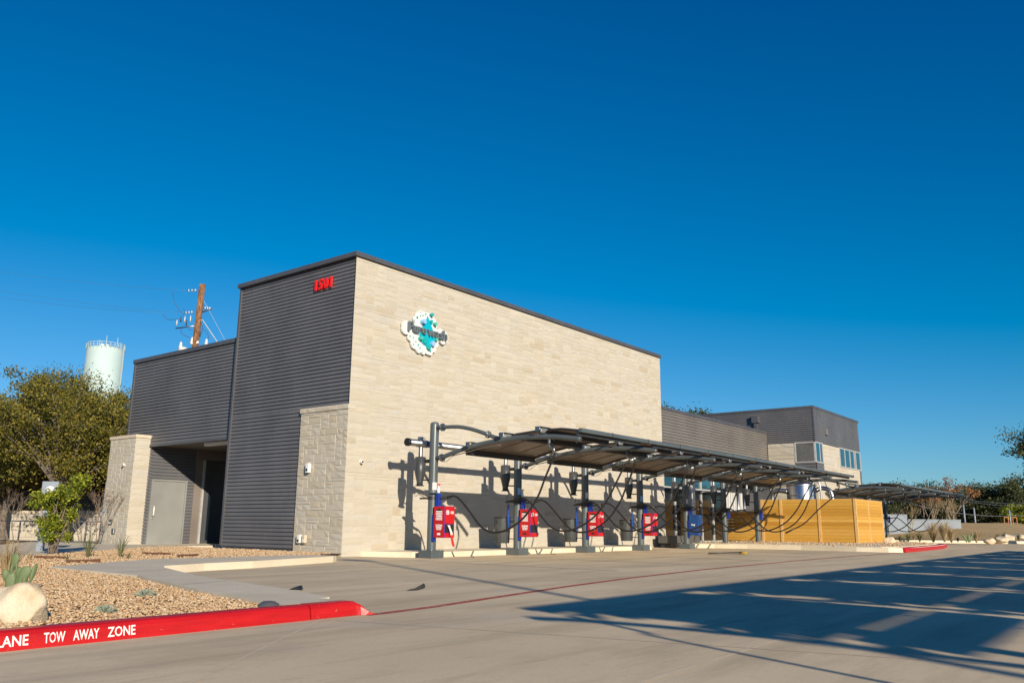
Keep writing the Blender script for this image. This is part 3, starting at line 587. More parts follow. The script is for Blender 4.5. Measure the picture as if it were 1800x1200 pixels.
# ------------------------------------------------------------------ vacuum bays
X0, SP, PY = 1.2662, 3.388, -1.75
ARM = [(0, 2.30), (-.27, 2.37), (-.79, 2.51), (-1.32, 2.61), (-1.93, 2.68), (-2.51, 2.713), (-2.91, 2.718), (-3.39, 2.70), (-3.69, 2.68), (-4.14, 2.62), (-4.29, 2.595)]
UP = [(0, 3.10), (-.27, 3.11), (-.77, 3.09), (-1.22, 3.0), (-1.61, 2.88), (-1.95, 2.76), (-2.2, 2.70)]
HOSE = [(-3.60, 2.42), (-3.55, 2.25), (-3.31, 1.8), (-3.08, 1.37), (-2.69, .94), (-2.21, .68), (-1.79, .62), (-1.45, .74), (-1.1, 1.07), (-.82, 1.33), (-.66, 1.43), (-.5, 1.45), (-.3, 1.42), (-.1, 1.40)]
def spline(pts, k=4):
    P = [Vector(p) for p in pts]; out = []
    for i in range(len(P)-1):
        p0, p1, p2, p3 = P[max(0, i-1)], P[i], P[i+1], P[min(len(P)-1, i+2)]
        for j in range(k):
            t = j/k; out.append(.5*((2*p1)+(-p0+p2)*t+(2*p0-5*p1+4*p2-p3)*t*t+(-p0+3*p1-3*p2+p3)*t**3))
    return out+[P[-1]]
def flange(mb, p, dr, r=.085, m='galvanised'):
    dr = Vector(dr).normalized(); p = Vector(p); mb.tube([p-dr*.022, p-dr*.004], r, 16, m); mb.tube([p+dr*.004, p+dr*.022], r, 16, m)
    u = dr.orthogonal().normalized(); w = dr.cross(u)
    for k in range(6):
        c = p+(u*math.cos(k*PI/3)+w*math.sin(k*PI/3))*r*.76; mb.tube([c-dr*.04, c+dr*.04], .010, 6, m)
def make_arch(s=1):
    """post with base and arms; s=-1 reaches towards +y"""
    t = thing('vacuum_post', 'x', 'vacuum post')
    Q = lambda y, z, x=0: (x, y*s, z)
    q = MB(); q.lathe((0, 0, 0), [(.11, .17), (.11, 3.18), (.107, 3.21), (.09, 3.24), (.05, 3.256), (.0, 3.26)], 24, 'pole_paint')
    for z in (2.37, 3.11): q.tube([Q(-.09, z-.01), Q(-.25, z)], .055, 12, 'pole_paint')
    q.build('post', None, t)
    q = MB(); q.bbox(-.215, .215, -.215, .215, 0, .185, .008, 'pole_paint')
    for sx in (-1, 1):
        for sy in (-1, 1): q.lathe((sx*.15, sy*.15, .185), [(.02, 0), (.02, .02), (0, .022)], 6, 'galvanised')
    q.build('post_base', None, t)
    q = MB(); q.tube(spline([Q(*p) for p in ARM[1:]], 3), .056, 12, 'pole_paint'); q.tube([Q(-4.285, 2.595), Q(-4.30, 2.592)], .050, 12, 'galvanised'); q.build('lower_arm', None, t)
    q = MB(); q.tube(spline([Q(*p) for p in UP[1:]], 3), .048, 12, 'pole_paint'); q.build('upper_arm', None, t)
    for fy, fz, fd, fr in ((-.27, 2.37, .2, .095), (-.27, 3.11, 0, .095), (-1.72, 2.845, -.42, .085)): q = MB(); flange(q, Q(fy, fz), (0, -1*s, fd), fr); q.build('flange', None, t)
    q = MB()
    for i in range(len(ARM)-1, 0, -2):
        y, z = ARM[i]; y2 = min(y+.1, -.6)
        q.tube([Q(y2, z-.075), Q(y2, z-.035)], .008, 6, 'galvanised')
    q.build('arm_bolt', None, t)
    q = MB(); q.tube(spline([Q(-.62, 2.40), Q(-1.05, 2.46), Q(-1.5, 2.535), (0, -2.1*s, 2.585)], 3), .012, 8, 'panel_under'); q.build('tube_light', None, t)
    q = MB(); q.tube(spline([Q(-.28, 2.28), Q(-.42, 2.27), Q(-.55, 2.35), Q(-.64, 2.40)], 4), .006, 6, 'wire'); q.build('light_cable', None, t)
    q = MB(); q.tube([Q(-3.47, 2.70), Q(-3.47, 2.44)], .032, 12, 'pole_paint'); q.build('hose_drop', None, t)
    # filter canister hung beside the post
    q = MB(); c = (-.085, .37*s, 0); q.lathe(c, [(0, 2.42), (.05, 2.42), (.135, 2.40), (.135, 2.03), (.078, 1.80), (.078, 1.72), (0, 1.72)], 20, 'canister_paint'); q.lathe(c, [(.11, 1.72), (.11, 1.70), (0, 1.70)], 16, 'black_plastic'); cn = q.build('filter_canister', None, t)
    q = MB(); q.lathe(c, [(.052, 2.42), (.052, 2.66)], 14, 'galvanised'); q.build('drop_pipe', None, cn)
    q = MB(); q.tube([(c[0], c[1], 2.30), (-.03, .22*s, 2.30), (0, .08*s, 2.30)], .045, 10, 'black_rubber'); q.tube([(c[0], c[1], 1.85), (0, .08*s, 1.84)], .018, 8, 'black_plastic'); q.build('canister_bracket', None, cn)
    # wand holder bar
    q = MB(); q.tube([Q(.42, 1.405), Q(-.36, 1.405)], .022, 8, 'black_plastic'); q.lathe((0, 0, 0), [(.125, 1.37), (.125, 1.45)], 16, 'black_plastic'); q.build('holder_bar', None, t)
    q = MB(); q.bbox(-.16, .16, -.2, .16, 1.515, 1.53, .004, 'pole_paint'); q.build('shelf_plate', None, t)
    q = MB(); q.bbox(-.05, .05, (-.24 if s > 0 else .14), (-.14 if s > 0 else .24), 1.12, 1.51, .006, 'blue_paint'); q.build('wand_cover', None, t)
    return t
A0 = make_arch(1); A0.location = (X0, PY, 0)
ords = ['nearest the stone corner', 'second from the stone corner', 'third from the stone corner', 'fourth from the stone corner', 'fifth, standing past the dark planter boxes', 'sixth, in front of the glass storefront', 'seventh, standing against the cedar fence']
arches = [A0]+[copy_tree(A0) for _ in range(6)]
for i, a in enumerate(arches):
    a.location = (X0+i*SP, PY, 0); a['label'] = 'grey tubular vacuum post with curved arms, '+ords[i]; a['group'] = 'vacuum posts along the building'
# bay canopy panels
CP = [(-.80, 2.545), (-1.45, 2.70), (-2.30, 2.85), (-3.10, 2.905), (-3.62, 2.90), (-4.10, 2.835)]
def make_canopy(s=1):
    t = thing('canopy_panel', 'x', 'canopy'); xa, xb = .26, 2.98
    segs = [(CP[0], CP[1], CP[2]), (CP[2], CP[3]), (CP[3], CP[4], CP[5])] if s > 0 else [((-1.15, 2.63), (-1.5, 2.71)), ((-1.74, 2.76), CP[2]), (CP[2], CP[3]), (CP[3], CP[4], CP[5])]
    for sg in segs:
        q = MB(); pts = [Vector((0, y, z)) for y, z in sg]; a, c = pts[0], pts[-1]; d = (c-a).normalized()
        P = [a+d*.02]+pts[1:-1]+[c-d*.02]; vs = []
        for p in P:
            for x in (xa, xb):
                for dz in (-.004, .012): vs.append((x, p.y*s, p.z+dz))
        fs = []
        for i in range(len(P)-1):
            o = i*4; fs += [(o, o+2, o+6, o+4), (o+1, o+5, o+7, o+3), (o, o+4, o+5, o+1), (o+2, o+3, o+7, o+6)]
        fs += [(0, 1, 3, 2), (o+4, o+6, o+7, o+5)]
        q.add(vs, fs, 'panel_under'); sh = q.build('panel_sheet', None, t)
        q = MB()
        for x in (xa, xb): q.tube([(x, p.y*s, p.z-.02) for p in P], .028, 4, 'panel_dark', True, False)
        for p, dy in ((P[0], .03), (P[-1], -.03)): y_ = (p.y+(-dy))*s; q.box(xa-.02, xb+.02, y_-.028, y_+.028, p.z-.125, p.z-.006, 'panel_dark')
        q.build('panel_frame', None, sh)
        for xx in (xa+(xb-xa)/3, xa+2*(xb-xa)/3): q = MB(); q.tube([(xx, p.y*s, p.z-.012) for p in P], .009, 4, 'panel_under', True, False); q.build('panel_seam', None, sh)
    return t
def plate(par, x, s, base, lx=-.42):
    for y, z in ((-1.22, 2.695), (-2.22, 2.86), (-3.25, 2.93)):
        mb = MB()
        mb.add([(x+u, y*s+v*s+base, z+w) for u, v, w in ((lx, -.06, .0), (.30, -.06, 0), (.34, .06, .0), (lx, .06, 0), (lx, -.06, -.008), (.30, -.06, -.008), (.34, .06, -.008), (lx, .06, -.008))], [(0, 1, 2, 3), (4, 7, 6, 5), (0, 4, 5, 1), (1, 5, 6, 2), (2, 6, 7, 3), (3, 7, 4, 0)], 'pole_paint')
        yy = y*s+base; P = [(x-.03, z-.13), (x+.10, z-.13), (x+.30, z-.012), (x-.03, z-.012)]; Q2 = [(x-.36, z-.012), (x-.10, z-.10), (x-.05, z-.10), (x-.05, z-.012)]
        for PP in ((P, Q2) if lx < -.2 else (P,)): mb.add([(a, yy+e, c) for e in (-.005, .005) for a, c in PP], [(0, 1, 2, 3), (4, 7, 6, 5), (0, 4, 5, 1), (1, 5, 6, 2), (2, 6, 7, 3), (3, 7, 4, 0)], 'bracket_paint')
        mb.box(x-.19, x-.11, y*s+base-.03, y*s+base+.03, z-.11, z-.012, 'galvanised'); mb.tube([(x, y*s+base, z-.16), (x, y*s+base, z-.01)], .014, 6, 'galvanised'); mb.build('panel_bracket', None, par)
def make_bracket(s=1):
    t = thing('panel_bracket', 'x', 'bracket')
    return t
cp0 = make_canopy(1); cps = [cp0]+[copy_tree(cp0) for _ in range(5)]
bo = ['first bay, nearest the stone corner', 'second bay from the stone corner', 'third bay from the stone corner', 'fourth bay from the stone corner', 'fifth bay from the stone corner', 'last bay, beside the cedar fence']
for i, c in enumerate(cps):
    c.location = (X0+i*SP, PY, 0); c['label'] = 'curved dark canopy panels over the vacuum '+bo[i]; c['group'] = 'canopy panels over the vacuum bays'
for i, a in enumerate(arches):
    plate(a, 0, 1, 0, -.42 if i else -.10)
mb = MB(); mb.bbox(X0+.22, X0+6*SP-.1, PY-4.19, PY-4.09, 2.775, 2.865, .012, 'pole_paint')
for k in range(12): mb.box(X0+1.5+k*1.694, X0+1.515+k*1.694, PY-4.197, PY-4.085, 2.77, 2.87, 'panel_dark')
tag(mb.build('canopy_beam'), 'long grey beam along the outer edge of the vacuum canopies', 'beam')
t = thing('vacuum_pipe', 'long galvanised vacuum pipe running behind the posts along the stone wall', 'pipe', (X0, -1.38, 2.74))
q = MB(); q.cyl((.74, -1.38, 2.74), (X0+6*SP+.4, -1.38, 2.74), .082, 18, 'galvanised'); rel(q.build('pipe'), t)
for i in range(7):
    q = MB(); x = X0+i*SP; q.cyl((x-.20, -1.38, 2.74), (x+.03, -1.38, 2.74), .098, 18, 'galvanised'); q.cyl((x+.05, -1.38, 2.74), (x+.14, -1.38, 2.74), .092, 18, 'blue_paint'); q.box(x-.15, x-.05, -1.43, -1.33, 2.83, 2.90, 'galvanised'); q.tube(spline([(x-.05, -1.38, 2.87), (x+.03, -1.38, 2.88), (x+.07, -1.40, 2.80)], 4), .008, 6, 'wire'); rel(q.build('coupling'), t)
q = MB(); q.cyl((.69, -1.38, 2.74), (.76, -1.38, 2.74), .098, 18, 'black_rubber'); rel(q.build('end_cap'), t)

# hoses
def hose(i, dx, off, label):
    pts = [(dx*1.0, y+(off if k > 5 else off*k/6), z+(.03 if dx < 0 else 0)) for k, (y, z) in enumerate(HOSE)]
    pts[0] = (dx*.25, pts[0][1], pts[0][2]); pts = [(0, -3.47, 2.52), (dx*.15, -3.53, 2.53)]+pts
    root = thing('vacuum_hose', label, 'hose', (X0+i*SP, PY, 0), 'black hoses hanging from the vacuum arms')
    q = MB(); q.tube(spline(pts, 4), .024, 8, 'black_rubber'); q.build('hose_tube', None, root)
    q = MB(); q.tube([(dx*.22, -3.58, 2.48), (dx*.25, -3.60, 2.33)], .033, 10, 'galvanised'); q.build('swivel', None, root)
    q = MB(); e = pts[-1]; q.tube([(e[0], e[1]-.28, e[2]+.01), (e[0]*.6, e[1]+.12, e[2]-.01)], [.028, .034], 10, 'black_plastic'); q.tube([(e[0], e[1]-.36, e[2]+.02), (e[0], e[1]-.29, e[2]+.02)], .036, 10, 'black_plastic'); q.build('nozzle', None, root)
hose(0, .03, -.08, 'single black hose looping down from the first arm to the post by the corner')
for i in range(1, 7):
    n1 = ['', 'second', 'third', 'fourth', 'fifth', 'sixth', 'seventh'][i]
    if i < 6:
        hose(i, .17, -.10, 'outer black hose of the pair on the %s vacuum post from the corner' % n1); hose(i, -.17, .25, 'inner black hose of the pair on the %s vacuum post from the corner' % n1)
    else:
        root = thing('vacuum_hose', 'single black hose hanging before the cedar fence', 'hose', (X0+i*SP, PY, 0), 'black hoses hanging from the vacuum arms')
        q = MB(); q.tube(spline([(0, -3.47, 2.6), (0, -3.54, 2.45), (0, -3.35, 2.1), (0, -2.67, 1.55), (0, -2.0, .95), (0, -1.5, .71)], 5), .024, 8, 'black_rubber'); q.build('hose_tube', None, root); q = MB(); q.tube([(0, -1.55, .73), (0, -1.2, .56)], .034, 8, 'black_plastic'); q.build('nozzle', None, root)

# towel dispensers
def dispenser(i, main, label, blue=False):
    x, y = X0+i*SP-.02, PY-.16; root = thing('towel_dispenser', label, 'towel dispenser', (x, y, 0), 'towel dispensers on the vacuum posts')
    xa, xb, ya, yb, za, zb = -.10, .26, -.36, .0, .47, 1.22
    q = MB(); q.bbox(xa+.008, xb-.008, ya+.008, yb, za+.008, zb-.008, .006, 'blue_paint'); q.box(xa+.02, xa+.08, yb, yb+.06, za-.08, zb-.2, 'blue_paint'); q.build('cabinet', None, root)
    q = MB(); q.box(xa, xa+.007, ya+.014, yb-.01, za+.014, zb-.014, main); lf = q.build('side_panel', None, root)
    q = MB(); q.box(xa+.014, xb-.014, ya, ya+.007, za+.33, zb-.014, main); q.build('front_panel', None, root); q = MB(); q.box(xa+.014, xb-.014, ya, ya+.007, za+.014, za+.12, main); q.build('lower_panel', None, root)
    q = MB(); q.box(xa+.03, xb-.03, ya+.001, ya+.009, za+.13, za+.32, 'black_plastic'); q.build('opening', None, root)
    q = MB(); L = lambda zc: (lambda u, v, d: (xa-.001-d, (ya+yb)/2-.0-u, zc+v))
    if not blue:
        q.add([(xa-.002, (ya+yb)/2+a, z) for a, z in ((-.085, 1.075), (.085, 1.075), (.085, 1.12), (0, 1.16), (-.085, 1.12))], [(0, 1, 2, 3, 4)], 'black_plastic'); q.box(xa-.004, xa-.002, (ya+yb)/2-.10, (ya+yb)/2+.10, 1.075, 1.10, 'white_paint')
        for s_, zc, sz in (('USED', 1.03, .088), ('TOWELS', .975, .048), ('HERE', .915, .088), ('CLEAN', .76, .066), ('TOWELS', .71, .045), ('FOR YOU', .672, .036)): text_mesh(q, s_, sz, L(zc), .003, 'white_paint', offset=.0025)
        q.box(xa-.004, xa-.001, (ya+yb)/2-.05, (ya+yb)/2+.05, .54, .59, 'black_plastic' if i else 'white_paint')
        R = lambda xc, zc: (lambda u, v, d: (xc+u, ya-.001-d, zc+v))
        for s_, xc, zc, sz in (('USED', 0, 1.10, .04), ('TOWELS', 0, 1.065, .03), ('HERE', 0, 1.03, .04), ('CLEAN', .16, 1.08, .036), ('TOWELS', .16, 1.045, .03)): text_mesh(q, s_, sz, R(xc, zc), .003, 'white_paint', offset=.0015)
    else:
        text_mesh(q, 'buy', .10, L(.86), .003, 'white_paint', offset=.003)
    q.build('lettering', None, lf)
for i in range(4): dispenser(i, 'sign_red', ['red towel dispenser with a cloth hanging out, on the post nearest the corner', 'red towel dispenser on the second vacuum post, right of the first grey trash can', 'red towel dispenser on the third vacuum post from the corner', 'red towel dispenser farthest along, on the fourth vacuum post'][i])
dispenser(4, 'blue_box', 'blue dispenser cabinet on the fifth vacuum post, past the red ones', True)
# cloth hanging out of the first one
ct = thing('towel', 'white and red towel hanging out of the nearest red dispenser', 'towel', (X0+.05, PY-.52, .75))
q = MB(); gx = 7; vs = []; rr = random.Random(4)
for j in range(12):
    z = .02-j*.045; wdt = .10*(1-j/11*.55)
    for k in range(gx): vs.append((-.05+wdt*(k/(gx-1)-.5)+.012*j, -.03-.02*math.sin(k*1.9+j*.5)-.008*j*(1 if j < 5 else .6), z))
fs = [(j*gx+k, j*gx+k+1, (j+1)*gx+k+1, (j+1)*gx+k) for j in range(11) for k in range(gx-1)]
q.add(vs, fs[:30], 'cloth', True); q.add(vs, fs[30:], 'sign_red', True); q.build('towel_cloth', None, ct)
# trash cans
def trash():
    t = thing('trash_can', 'x', 'trash can'); q = MB()
    q.lathe((0, 0, 0), [(0, .30), (.19, .30), (.195, .31), (.228, .98)], 28, 'trash_grey'); 
    for k in range(14): a = 2*PI*k/14; q.tube([(.196*math.cos(a), .196*math.sin(a), .33), (.227*math.cos(a), .227*math.sin(a), .94)], .006, 4, 'trash_grey')
    q.build('can_body', None, t)
    q = MB(); q.lathe((0, 0, 0), [(.228, .97), (.245, .97), (.245, 1.005), (.22, 1.005), (.21, .6)], 28, 'black_plastic'); q.build('can_rim', None, t)
    q = MB(); q.tube([(-.2, 0, .96), (-.235, 0, .93), (-.235, 0, .85), (-.19, 0, .83)], .012, 6, 'black_plastic'); q.build('handle', None, t)
    q = MB(); q.tube([(0.0, -.18, .42), (.0, -.5, .42)], .014, 6, 'black_plastic'); q.tube([(0.0, -.18, .88), (.0, -.5, .88)], .014, 6, 'black_plastic'); q.build('hanger_bracket', None, t); return t
t0 = trash()
for k in range(1, 4):
    t = t0 if k == 1 else copy_tree(t0); t.location = (X0+k*SP+.06, PY+.58, 0); t['group'] = 'trash cans behind the vacuum posts'
    t['label'] = 'tall round grey trash can hung behind the '+['', 'second', 'third', 'fourth'][k]+' vacuum post from the corner'
# coiled blue air hoses
for k in range(1, 4):
    t = thing('air_hose', 'bright blue coiled air hose hanging behind the '+['', 'second', 'third', 'fourth'][k]+' vacuum post', 'hose', (X0+k*SP-.04, PY+.30, 1.4), 'blue air hoses')
    q = MB(); q.tube([(0, 0, 0), (0.0, .02, -.32)], .005, 6, 'black_rubber'); q.tube([(0.0, .06, .02), (0.0, .02, .22)], .007, 6, 'black_rubber'); q.build('lead', None, t)
    q = MB(); pts = []
    for j in range(260):
        a = j*.62; zz = -.06-.70*(j/260); r = .022+.02*min(1, j/90)+.006*math.sin(j*.05); pts.append((r*math.cos(a), r*math.sin(a)-.0004*j*.3, zz))
    q.tube(pts, .0065, 5, 'blue_hose'); q.build('coil', None, t)
# spray bottles
for i, dy in ((0, -.15), (1, -.13), (2, .14), (3, .12), (4, .13)):
    t = thing('spray_bottle', 'white spray bottle with red trigger on the shelf of the %s vacuum post' % ['first', 'second', 'third', 'fourth', 'fifth'][i], 'spray bottle', (X0+i*SP+.04, PY+dy, 1.53), 'spray bottles on the posts')
    q = MB(); q.lathe((0, 0, 0), [(0, 0), (.032, 0), (.036, .02), (.035, .10), (.018, .15), (.012, .175)], 14, 'white_paint'); q.build('bottle', None, t)
    q = MB(); q.lathe((0, 0, .175), [(.014, 0), (.014, .02)], 10, 'number_red'); q.box(-.012, .012, -.05, .018, .195, .215, 'number_red'); q.box(-.005, .005, -.035, -.028, .15, .195, 'number_red'); q.build('trigger', None, t)
# sticker on post
for i in range(5):
    q = MB(); n_ = 6
    vs = [(.112*math.cos(a)+0, .112*math.sin(a), z) for z in (1.60, 1.78) for a in [-2.5+j*.22 for j in range(n_)]]
    q.add(vs, [(j, j+1, n_+j+1, n_+j) for j in range(n_-1)], 'logo_blue' if i % 2 else 'cloth'); q.build('sticker', None, arches[i])

# second vacuum row beyond the fence
X20 = 28.9
arch2 = []
for i in range(5):
    a = copy_tree(A0); a.location = (X20+i*SP, PY, 0); a['label'] = 'grey vacuum post of the far row, '+['nearest the cedar fence', 'second beyond the fence', 'third beyond the fence', 'fourth beyond the fence', 'the farthest one'][i]; a['group'] = 'vacuum posts in the far row'; arch2.append(a)
    if i < 4:
        c = copy_tree(cp0); c.location = (X20+i*SP, PY, 0); c['label'] = 'dark canopy panels of the far row, '+['nearest the cedar fence', 'second beyond the fence', 'third beyond the fence', 'farthest from the fence'][i]; c['group'] = 'canopy panels in the far row'
    root = thing('vacuum_hose', 'black hose of the far row hanging from the '+['nearest arm past the fence', 'second arm', 'third arm', 'fourth arm', 'farthest arm'][i], 'hose', (X20+i*SP, PY, 0), 'black hoses in the far row')
    q = MB(); q.tube(spline([(0, y, z) for y, z in HOSE], 3), .026, 7, 'black_rubber'); q.build('hose_tube', None, root)
mb = MB(); mb.bbox(X20+.2, X20+4*SP+2.2, PY-4.19, PY-4.09, 2.775, 2.865, .012, 'pole_paint'); tag(mb.build('canopy_beam'), 'grey edge beam of the far row of canopies', 'beam')
c = copy_tree(cp0); c.location = (X20+4*SP, PY, 0); c['label'] = 'last dark canopy panels at the tip of the far row'; c['group'] = 'canopy panels in the far row'

# third row behind the camera (its shadow falls across the pavement)
YB = -23.22; XB = -11.80
NTH = 'first second third fourth fifth sixth seventh eighth ninth tenth'.split()
A1 = make_arch(-1); c1 = make_canopy(-1)
for i in range(10):
    a = A1 if i == 0 else copy_tree(A1); a.location = (XB+i*SP, YB, 0); a['label'] = 'grey vacuum post of the opposite row, '+NTH[i]+' from its near end'; a['group'] = 'vacuum posts in the opposite row'
    plate(a, 0, -1, 0, -.42 if i else -.10)
    if i < 9:
        c = c1 if i == 0 else copy_tree(c1); c.location = (XB+i*SP, YB, 0); c['label'] = 'canopy panels of the opposite row, '+NTH[i]+' bay from its near end'; c['group'] = 'canopy panels in the opposite row'
    root = thing('vacuum_hose', 'black hose of the opposite row, on its '+NTH[i]+' post', 'hose', (XB+i*SP, YB, 0), 'black hoses in the opposite row')
    q = MB(); q.tube(spline([(0, -y, z) for y, z in HOSE], 3), .026, 7, 'black_rubber'); q.build('hose_tube', None, root)
mb = MB(); mb.bbox(XB+.2, XB+9*SP, YB+4.09, YB+4.19, 2.775, 2.865, .012, 'pole_paint'); tag(mb.build('canopy_beam'), 'grey edge beam of the opposite row across the drive', 'beam')
mb = MB(); mb.cyl((XB-.5, YB-.37, 2.74), (XB+9*SP+.4, YB-.37, 2.74), .082, 14, 'galvanised'); tag(mb.build('vacuum_pipe'), 'galvanised vacuum pipe of the opposite row across the drive', 'pipe')
lp = thing('lamp_post', 'tall parking lot lamp post behind the camera', 'lamp post', (-15.6, -28.6, 0)); q = MB(); q.lathe((0, 0, 0), [(.3, 0), (.3, .5), (.09, .51), (.05, 9.2), (0, 9.2)], 12, 'pole_paint'); q.build('pole', None, lp); q = MB(); q.bbox(-.2, .2, -.05, .8, 9.15, 9.25, .02, 'pole_paint'); q.build('lamp_head', None, lp)

# planters by the storefront ramp
for k, (xa, xb) in enumerate(((15.25, 16.5), (16.53, 17.8))):
    t = thing('planter_box', ['left', 'right'][k]+' one of two low dark planter boxes at the storefront ramp', 'planter', ((xa+xb)/2, -.7, .14), 'dark planter boxes')
    q = MB(); q.bbox(xa, xb, -.85, -.35, .17, .44, .01, 'dark_box'); rel(q.build('box'), t); q = MB(); q.box(xa+.1, xb-.1, -.8, -.4, .0, .17, 'black_plastic'); rel(q.build('plinth'), t)

# cedar enclosure
XF = 23.8; yA, yB = -.92, -5.22
t = thing('cedar_fence', 'honey coloured cedar board enclosure at the end of the vacuum row', 'fence', (XF, yB, .15))
def boards(u0, u1, z0, z1, f, seed):
    mb = MB(); rr = random.Random(seed); n = round((z1-z0)/.142); h = (z1-z0)/n
    for i in range(n):
        za, zb = z0+i*h+.003, z0+(i+1)*h-.003; d = rr.uniform(.016, .02)
        v = [f(u, z, dd) for u in (u0, u1) for z in (za, zb) for dd in (0, d)]
        mb.add(v, [(0, 1, 3, 2), (4, 6, 7, 5), (0, 4, 5, 1), (2, 3, 7, 6), (0, 2, 6, 4), (1, 5, 7, 3)], 'cedar')
    return mb
fl = F_left(XF); ff = F_front(yB)
ends = [yB, on(1441, 915, 0, XF).y, on(1374, 915, 0, XF).y, on(1341, 915, 0, XF).y]
for i in range(len(ends)-1): rel(boards(ends[i]+.02, ends[i+1]-.02, .19, 2.0, fl, 20+i).build('board_panel'), t)
rel(boards(XF+.02, XF+1.9, .19, 2.0, ff, 31).build('board_panel'), t); rel(boards(XF+1.9, XF+4.1, .19, 2.0, ff, 32).build('board_panel'), t)
for y in ends: q = MB(); q.box(XF-.045, XF-.012, y-.055, y+.055, .17, 2.03, 'cedar_trim'); rel(q.build('fence_post'), t)
for x in (XF+.04, XF+1.9, XF+4.1): q = MB(); q.box(x-.05, x+.05, yB-.045, yB-.012, .17, 2.03, 'cedar_trim'); rel(q.build('fence_post'), t)
q = MB(); q.box(XF, XF+.04, yB, ends[-1], .17, 2.02, 'cedar_trim'); q.box(XF+.04, XF+4.1, yB, yB+.04, .17, 2.02, 'cedar_trim'); rel(q.build('fence_frame'), t)
rel(boards(ends[-1]+.03, 1.1, .19, 1.42, fl, 41).build('board_panel'), t)
q = MB(); q.bbox(XF-.35, XF+.4, ends[-1]+.06, 1.25, 1.42, 1.52, .01, 'cedar_trim'); rel(q.build('counter_top'), t)
# tank and pipes inside
t = thing('steel_tank', 'round stainless steel tank standing inside the cedar enclosure', 'tank', (25.0, -2.55, .1))
q = MB(); q.lathe((0, 0, 0), [(.64, 0), (.64, 2.62), (.60, 2.68), (0, 2.74)], 36, 'stainless'); q.build('tank_body', None, t)
q = MB(); q.lathe((0, 0, 2.55), [(.655, 0), (.655, .05)], 36, 'galvanised'); q.lathe((0, 0, 2.1), [(.65, 0), (.65, .03)], 36, 'galvanised'); q.build('tank_band', None, t)
q = MB(); q.tube(spline([(-.35, .5, 2.3), (-.45, .95, 2.35), (-.45, 1.2, 2.1), (-.45, 1.2, 1.2)], 5), .11, 12, 'galvanised'); q.build('elbow_pipe', None, t)
q = MB(); q.tube(spline([(.3, -.55, 2.35), (.2, -.95, 2.45), (.2, -1.3, 2.2), (.2, -1.3, 1.2)], 5), .10, 12, 'galvanised'); q.tube(spline([(.0, -.2, 2.7), (.0, -.6, 2.78), (.05, -.85, 2.6), (.05, -.85, 1.4)], 5), .045, 8, 'galvanised'); q.build('elbow_pipe', None, t)
for k, (x, y) in enumerate(((24.5, .0), (25.2, .6))):
    t = thing('vent_pipe', ['silver', 'taller silver'][k]+' pipe rising behind the cedar counter', 'pipe', (x, y, 0)); q = MB(); q.cyl((0, 0, 0), (0, 0, 2.5+.2*k), .07, 12, 'galvanised'); q.tube([(0, 0, 2.5+.2*k), (0, 0, 2.56+.2*k)], .085, 12, 'galvanised'); q.build('pipe', None, t)
for k in range(2):
    t = thing('wall_pipe', ['upper', 'lower'][k]+' grey elbow pipe on the pale wall behind the cedar counter', 'pipe', (23.9+k*.5, 1.4, 2.1-.35*k)); q = MB(); q.tube(spline([(-.3, -.02, .05), (-.05, -.12, .0), (.35, -.12, -.1), (.6, -.02, -.12)], 4), .06, 10, 'galvanised'); q.build('pipe', None, t)

# ------------------------------------------------------------------ vegetation
def leaves(P, size, g, flat=.0, asp=.55):
    N = len(P); a = g.normal(size=(N, 3)); a /= np.linalg.norm(a, axis=1, keepdims=True); bb = g.normal(size=(N, 3)); bb -= a*(a*bb).sum(1, keepdims=True); bb /= np.linalg.norm(bb, axis=1, keepdims=True)
    s = size*g.uniform(.6, 1.35, (N, 1)); u = a*s*.5; v = bb*s*.5*asp
    return np.stack([P-u, P-v*1.0+u*.1, P+u, P+v*1.0+u*.1], 1)
def quad_obj(name, V, mat, parent=None):
    N = len(V); me = bpy.data.meshes.new(name); me.vertices.add(N*4); me.vertices.foreach_set('co', V.astype(np.float32).ravel()); me.loops.add(N*4); me.loops.foreach_set('vertex_index', np.arange(N*4)); me.polygons.add(N)
    me.polygons.foreach_set('loop_start', np.arange(N)*4); me.polygons.foreach_set('loop_total', np.full(N, 4)); me.update(); me.materials.append(M[mat]); o = bpy.data.objects.new(name, me); C.objects.link(o); o.parent = parent; return o
